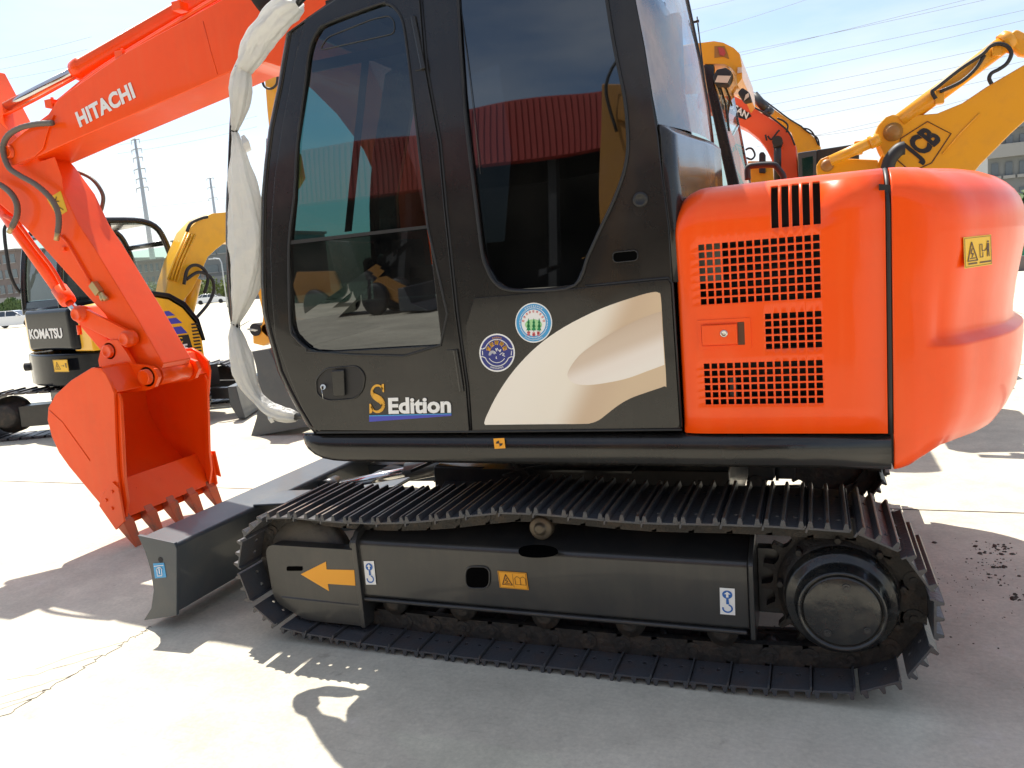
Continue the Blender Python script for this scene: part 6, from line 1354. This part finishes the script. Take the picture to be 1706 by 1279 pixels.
def second(u, v, rz, label): 
    o = copy_tree(cc); q = at(u, v, z=0); o.location = (q.x, q.y, 0); o.rotation_euler = (0, 0, rz); o['label'] = label
second(372, 500, R_(38), 'white car parked right behind the nearer one beside the wrapped mirror'); second(300, 503, R_(38), 'white car half hidden behind the small excavator boom')
# ---- what the cab windows mirror: the workshop behind the photographer
M['redclad'] = mat('red_cladding', (.30, .035, .028), .6, var=.08, scale=.5); M['bay'] = mat('bay_interior', (.03, .032, .035), .9, var=.3, scale=.4)
ws = thing('workshop', 'long workshop with red fascia and dark open bays, mirrored in the cab windows', 'building', (-8, -34, 0))
w_ = MB(); w_.box(-60, 30, -33.6, -33, 9.9, 12.6)
for i in range(300): w_.box(-60+i*.3, -60+i*.3+.06, -33.0, -32.94, 9.95, 12.55)
w_.build('fascia', 'redclad', ws); MB().box(-60, 30, -50, -49.5, 0, 12.5).build('back_wall', 'bay', ws); MB().box(-60, 30, -49.4, -33.6, 12.2, 12.55).build('roof', 'frame', ws)
for i in range(12): MB().box(-60+i*8, -59.6+i*8, -34.2, -33.65, 0, 12.1).build('column', 'bay', ws)
MB().box(-60, 30, -49.4, -33.5, .002, .01).build('bay_floor', 'bay', ws)

E5 = thing('excavator', 'yellow excavator with a hanging arm behind the photographer, mirrored in the cab windows', 'excavator', (.8, -9, 0))
house(E5, (.6, -9.0, 0), math.pi, 3.6, 2.3, .9, 1.8, 'darkyellow', 2.7, cabside=1); crawler(E5, .6, -9.0, 0, 1.6, 2.4, .5, .7)
MB().box(-.4, 1.6, -9.9, -8.1, .45, .9).build('under_frame', 'frame', E5)
MB().prism([(x, -9.0, z) for x, z in ((-.6, 1.2), (-.2, 1.1), (-.2, 2.4), (-1.0, 3.9), (-2.1, 4.6), (-2.6, 4.8), (-2.6, 4.4), (-1.4, 3.8), (-.8, 2.6))], (0, .35, 0)).build('boom', 'darkyellow', E5, bevel=.02)
MB().prism([(x, -8.95, z) for x, z in ((-2.85, 5.0), (-2.35, 4.9), (-2.45, 3.8), (-2.75, 2.1), (-2.95, 2.1), (-2.9, 4.0))], (0, .25, 0)).build('arm', 'darkyellow', E5, bevel=.02)
MB().prism([(x, -9.2, z) for x, z in ((-2.95, 2.1), (-2.6, 2.1), (-2.45, 1.7), (-2.5, 1.2), (-2.9, .9), (-3.25, 1.1), (-3.1, 1.6))], (0, .75, 0)).build('bucket', 'darkyellow', E5, bevel=.03)
hh = MB(); hh.tube(smooth_path([(-1.9, -8.6, 4.7), (-2.4, -8.55, 5.3), (-2.75, -8.55, 4.9), (-2.6, -8.6, 4.2)], 5), .025, 6); hh.build('hydraulic_hose', 'rubber', E5)
E6 = thing('wheel_loader', 'low yellow wheel loader behind the photographer, mirrored in the lower door glass', 'wheel loader', (-8.5, -11, 0))
MB().prism([(x, -11.6, z) for x, z in ((-10.4, .7), (-8.9, .7), (-8.7, 1.0), (-8.8, 1.7), (-10.2, 1.6), (-10.5, 1.2))], (0, 1.4, 0)).build('engine_house', 'darkyellow', E6, bevel=.06)
MB().prism([(x, -11.5, z) for x, z in ((-8.9, .8), (-7.9, .8), (-7.9, 1.3), (-8.1, 2.6), (-8.8, 2.6))], (0, 1.2, 0)).build('cab', 'black', E6, bevel=.05)
MB().prism([(x, -11.3, z) for x, z in ((-7.9, 1.0), (-7.5, 1.25), (-6.4, .55), (-6.2, .25), (-6.4, .2), (-7.5, .8))], (0, .9, 0)).build('loader_arm', 'darkyellow', E6, bevel=.03)
MB().prism([(x, -12.0, z) for x, z in ((-6.3, .1), (-5.4, .05), (-5.9, .3), (-6.1, .8), (-6.3, .8))], (0, 2.1, 0)).build('bucket', 'deckgrey', E6, bevel=.02)
for x in (-9.6, -7.4):
    for y in (-11.9, -10.4):
        t_ = MB(); t_.lathe((x, y, .55), (0, 1, 0), [(0, .3), (0, .5), (.06, .55), (.3, .55), (.36, .5), (.36, .3)], 28); wh = t_.build('tyre', 'rubber', E6)
        MB().lathe((x, y+.03, .55), (0, 1, 0), [(0, .01), (0, .15), (.05, .31), (.3, .31), (.3, .01)], 20, False).build('rim', 'darkyellow', wh)

E6.location.x -= 4.6; E6.location.y -= 7.2          # well back in the yard
# everything but the machine in front and the ground itself stands on the slab surface, 3 cm lower
for o in list(S.objects):
    if o.parent is None and o is not HX and o.type in ('MESH', 'EMPTY'): o.location.z -= .03
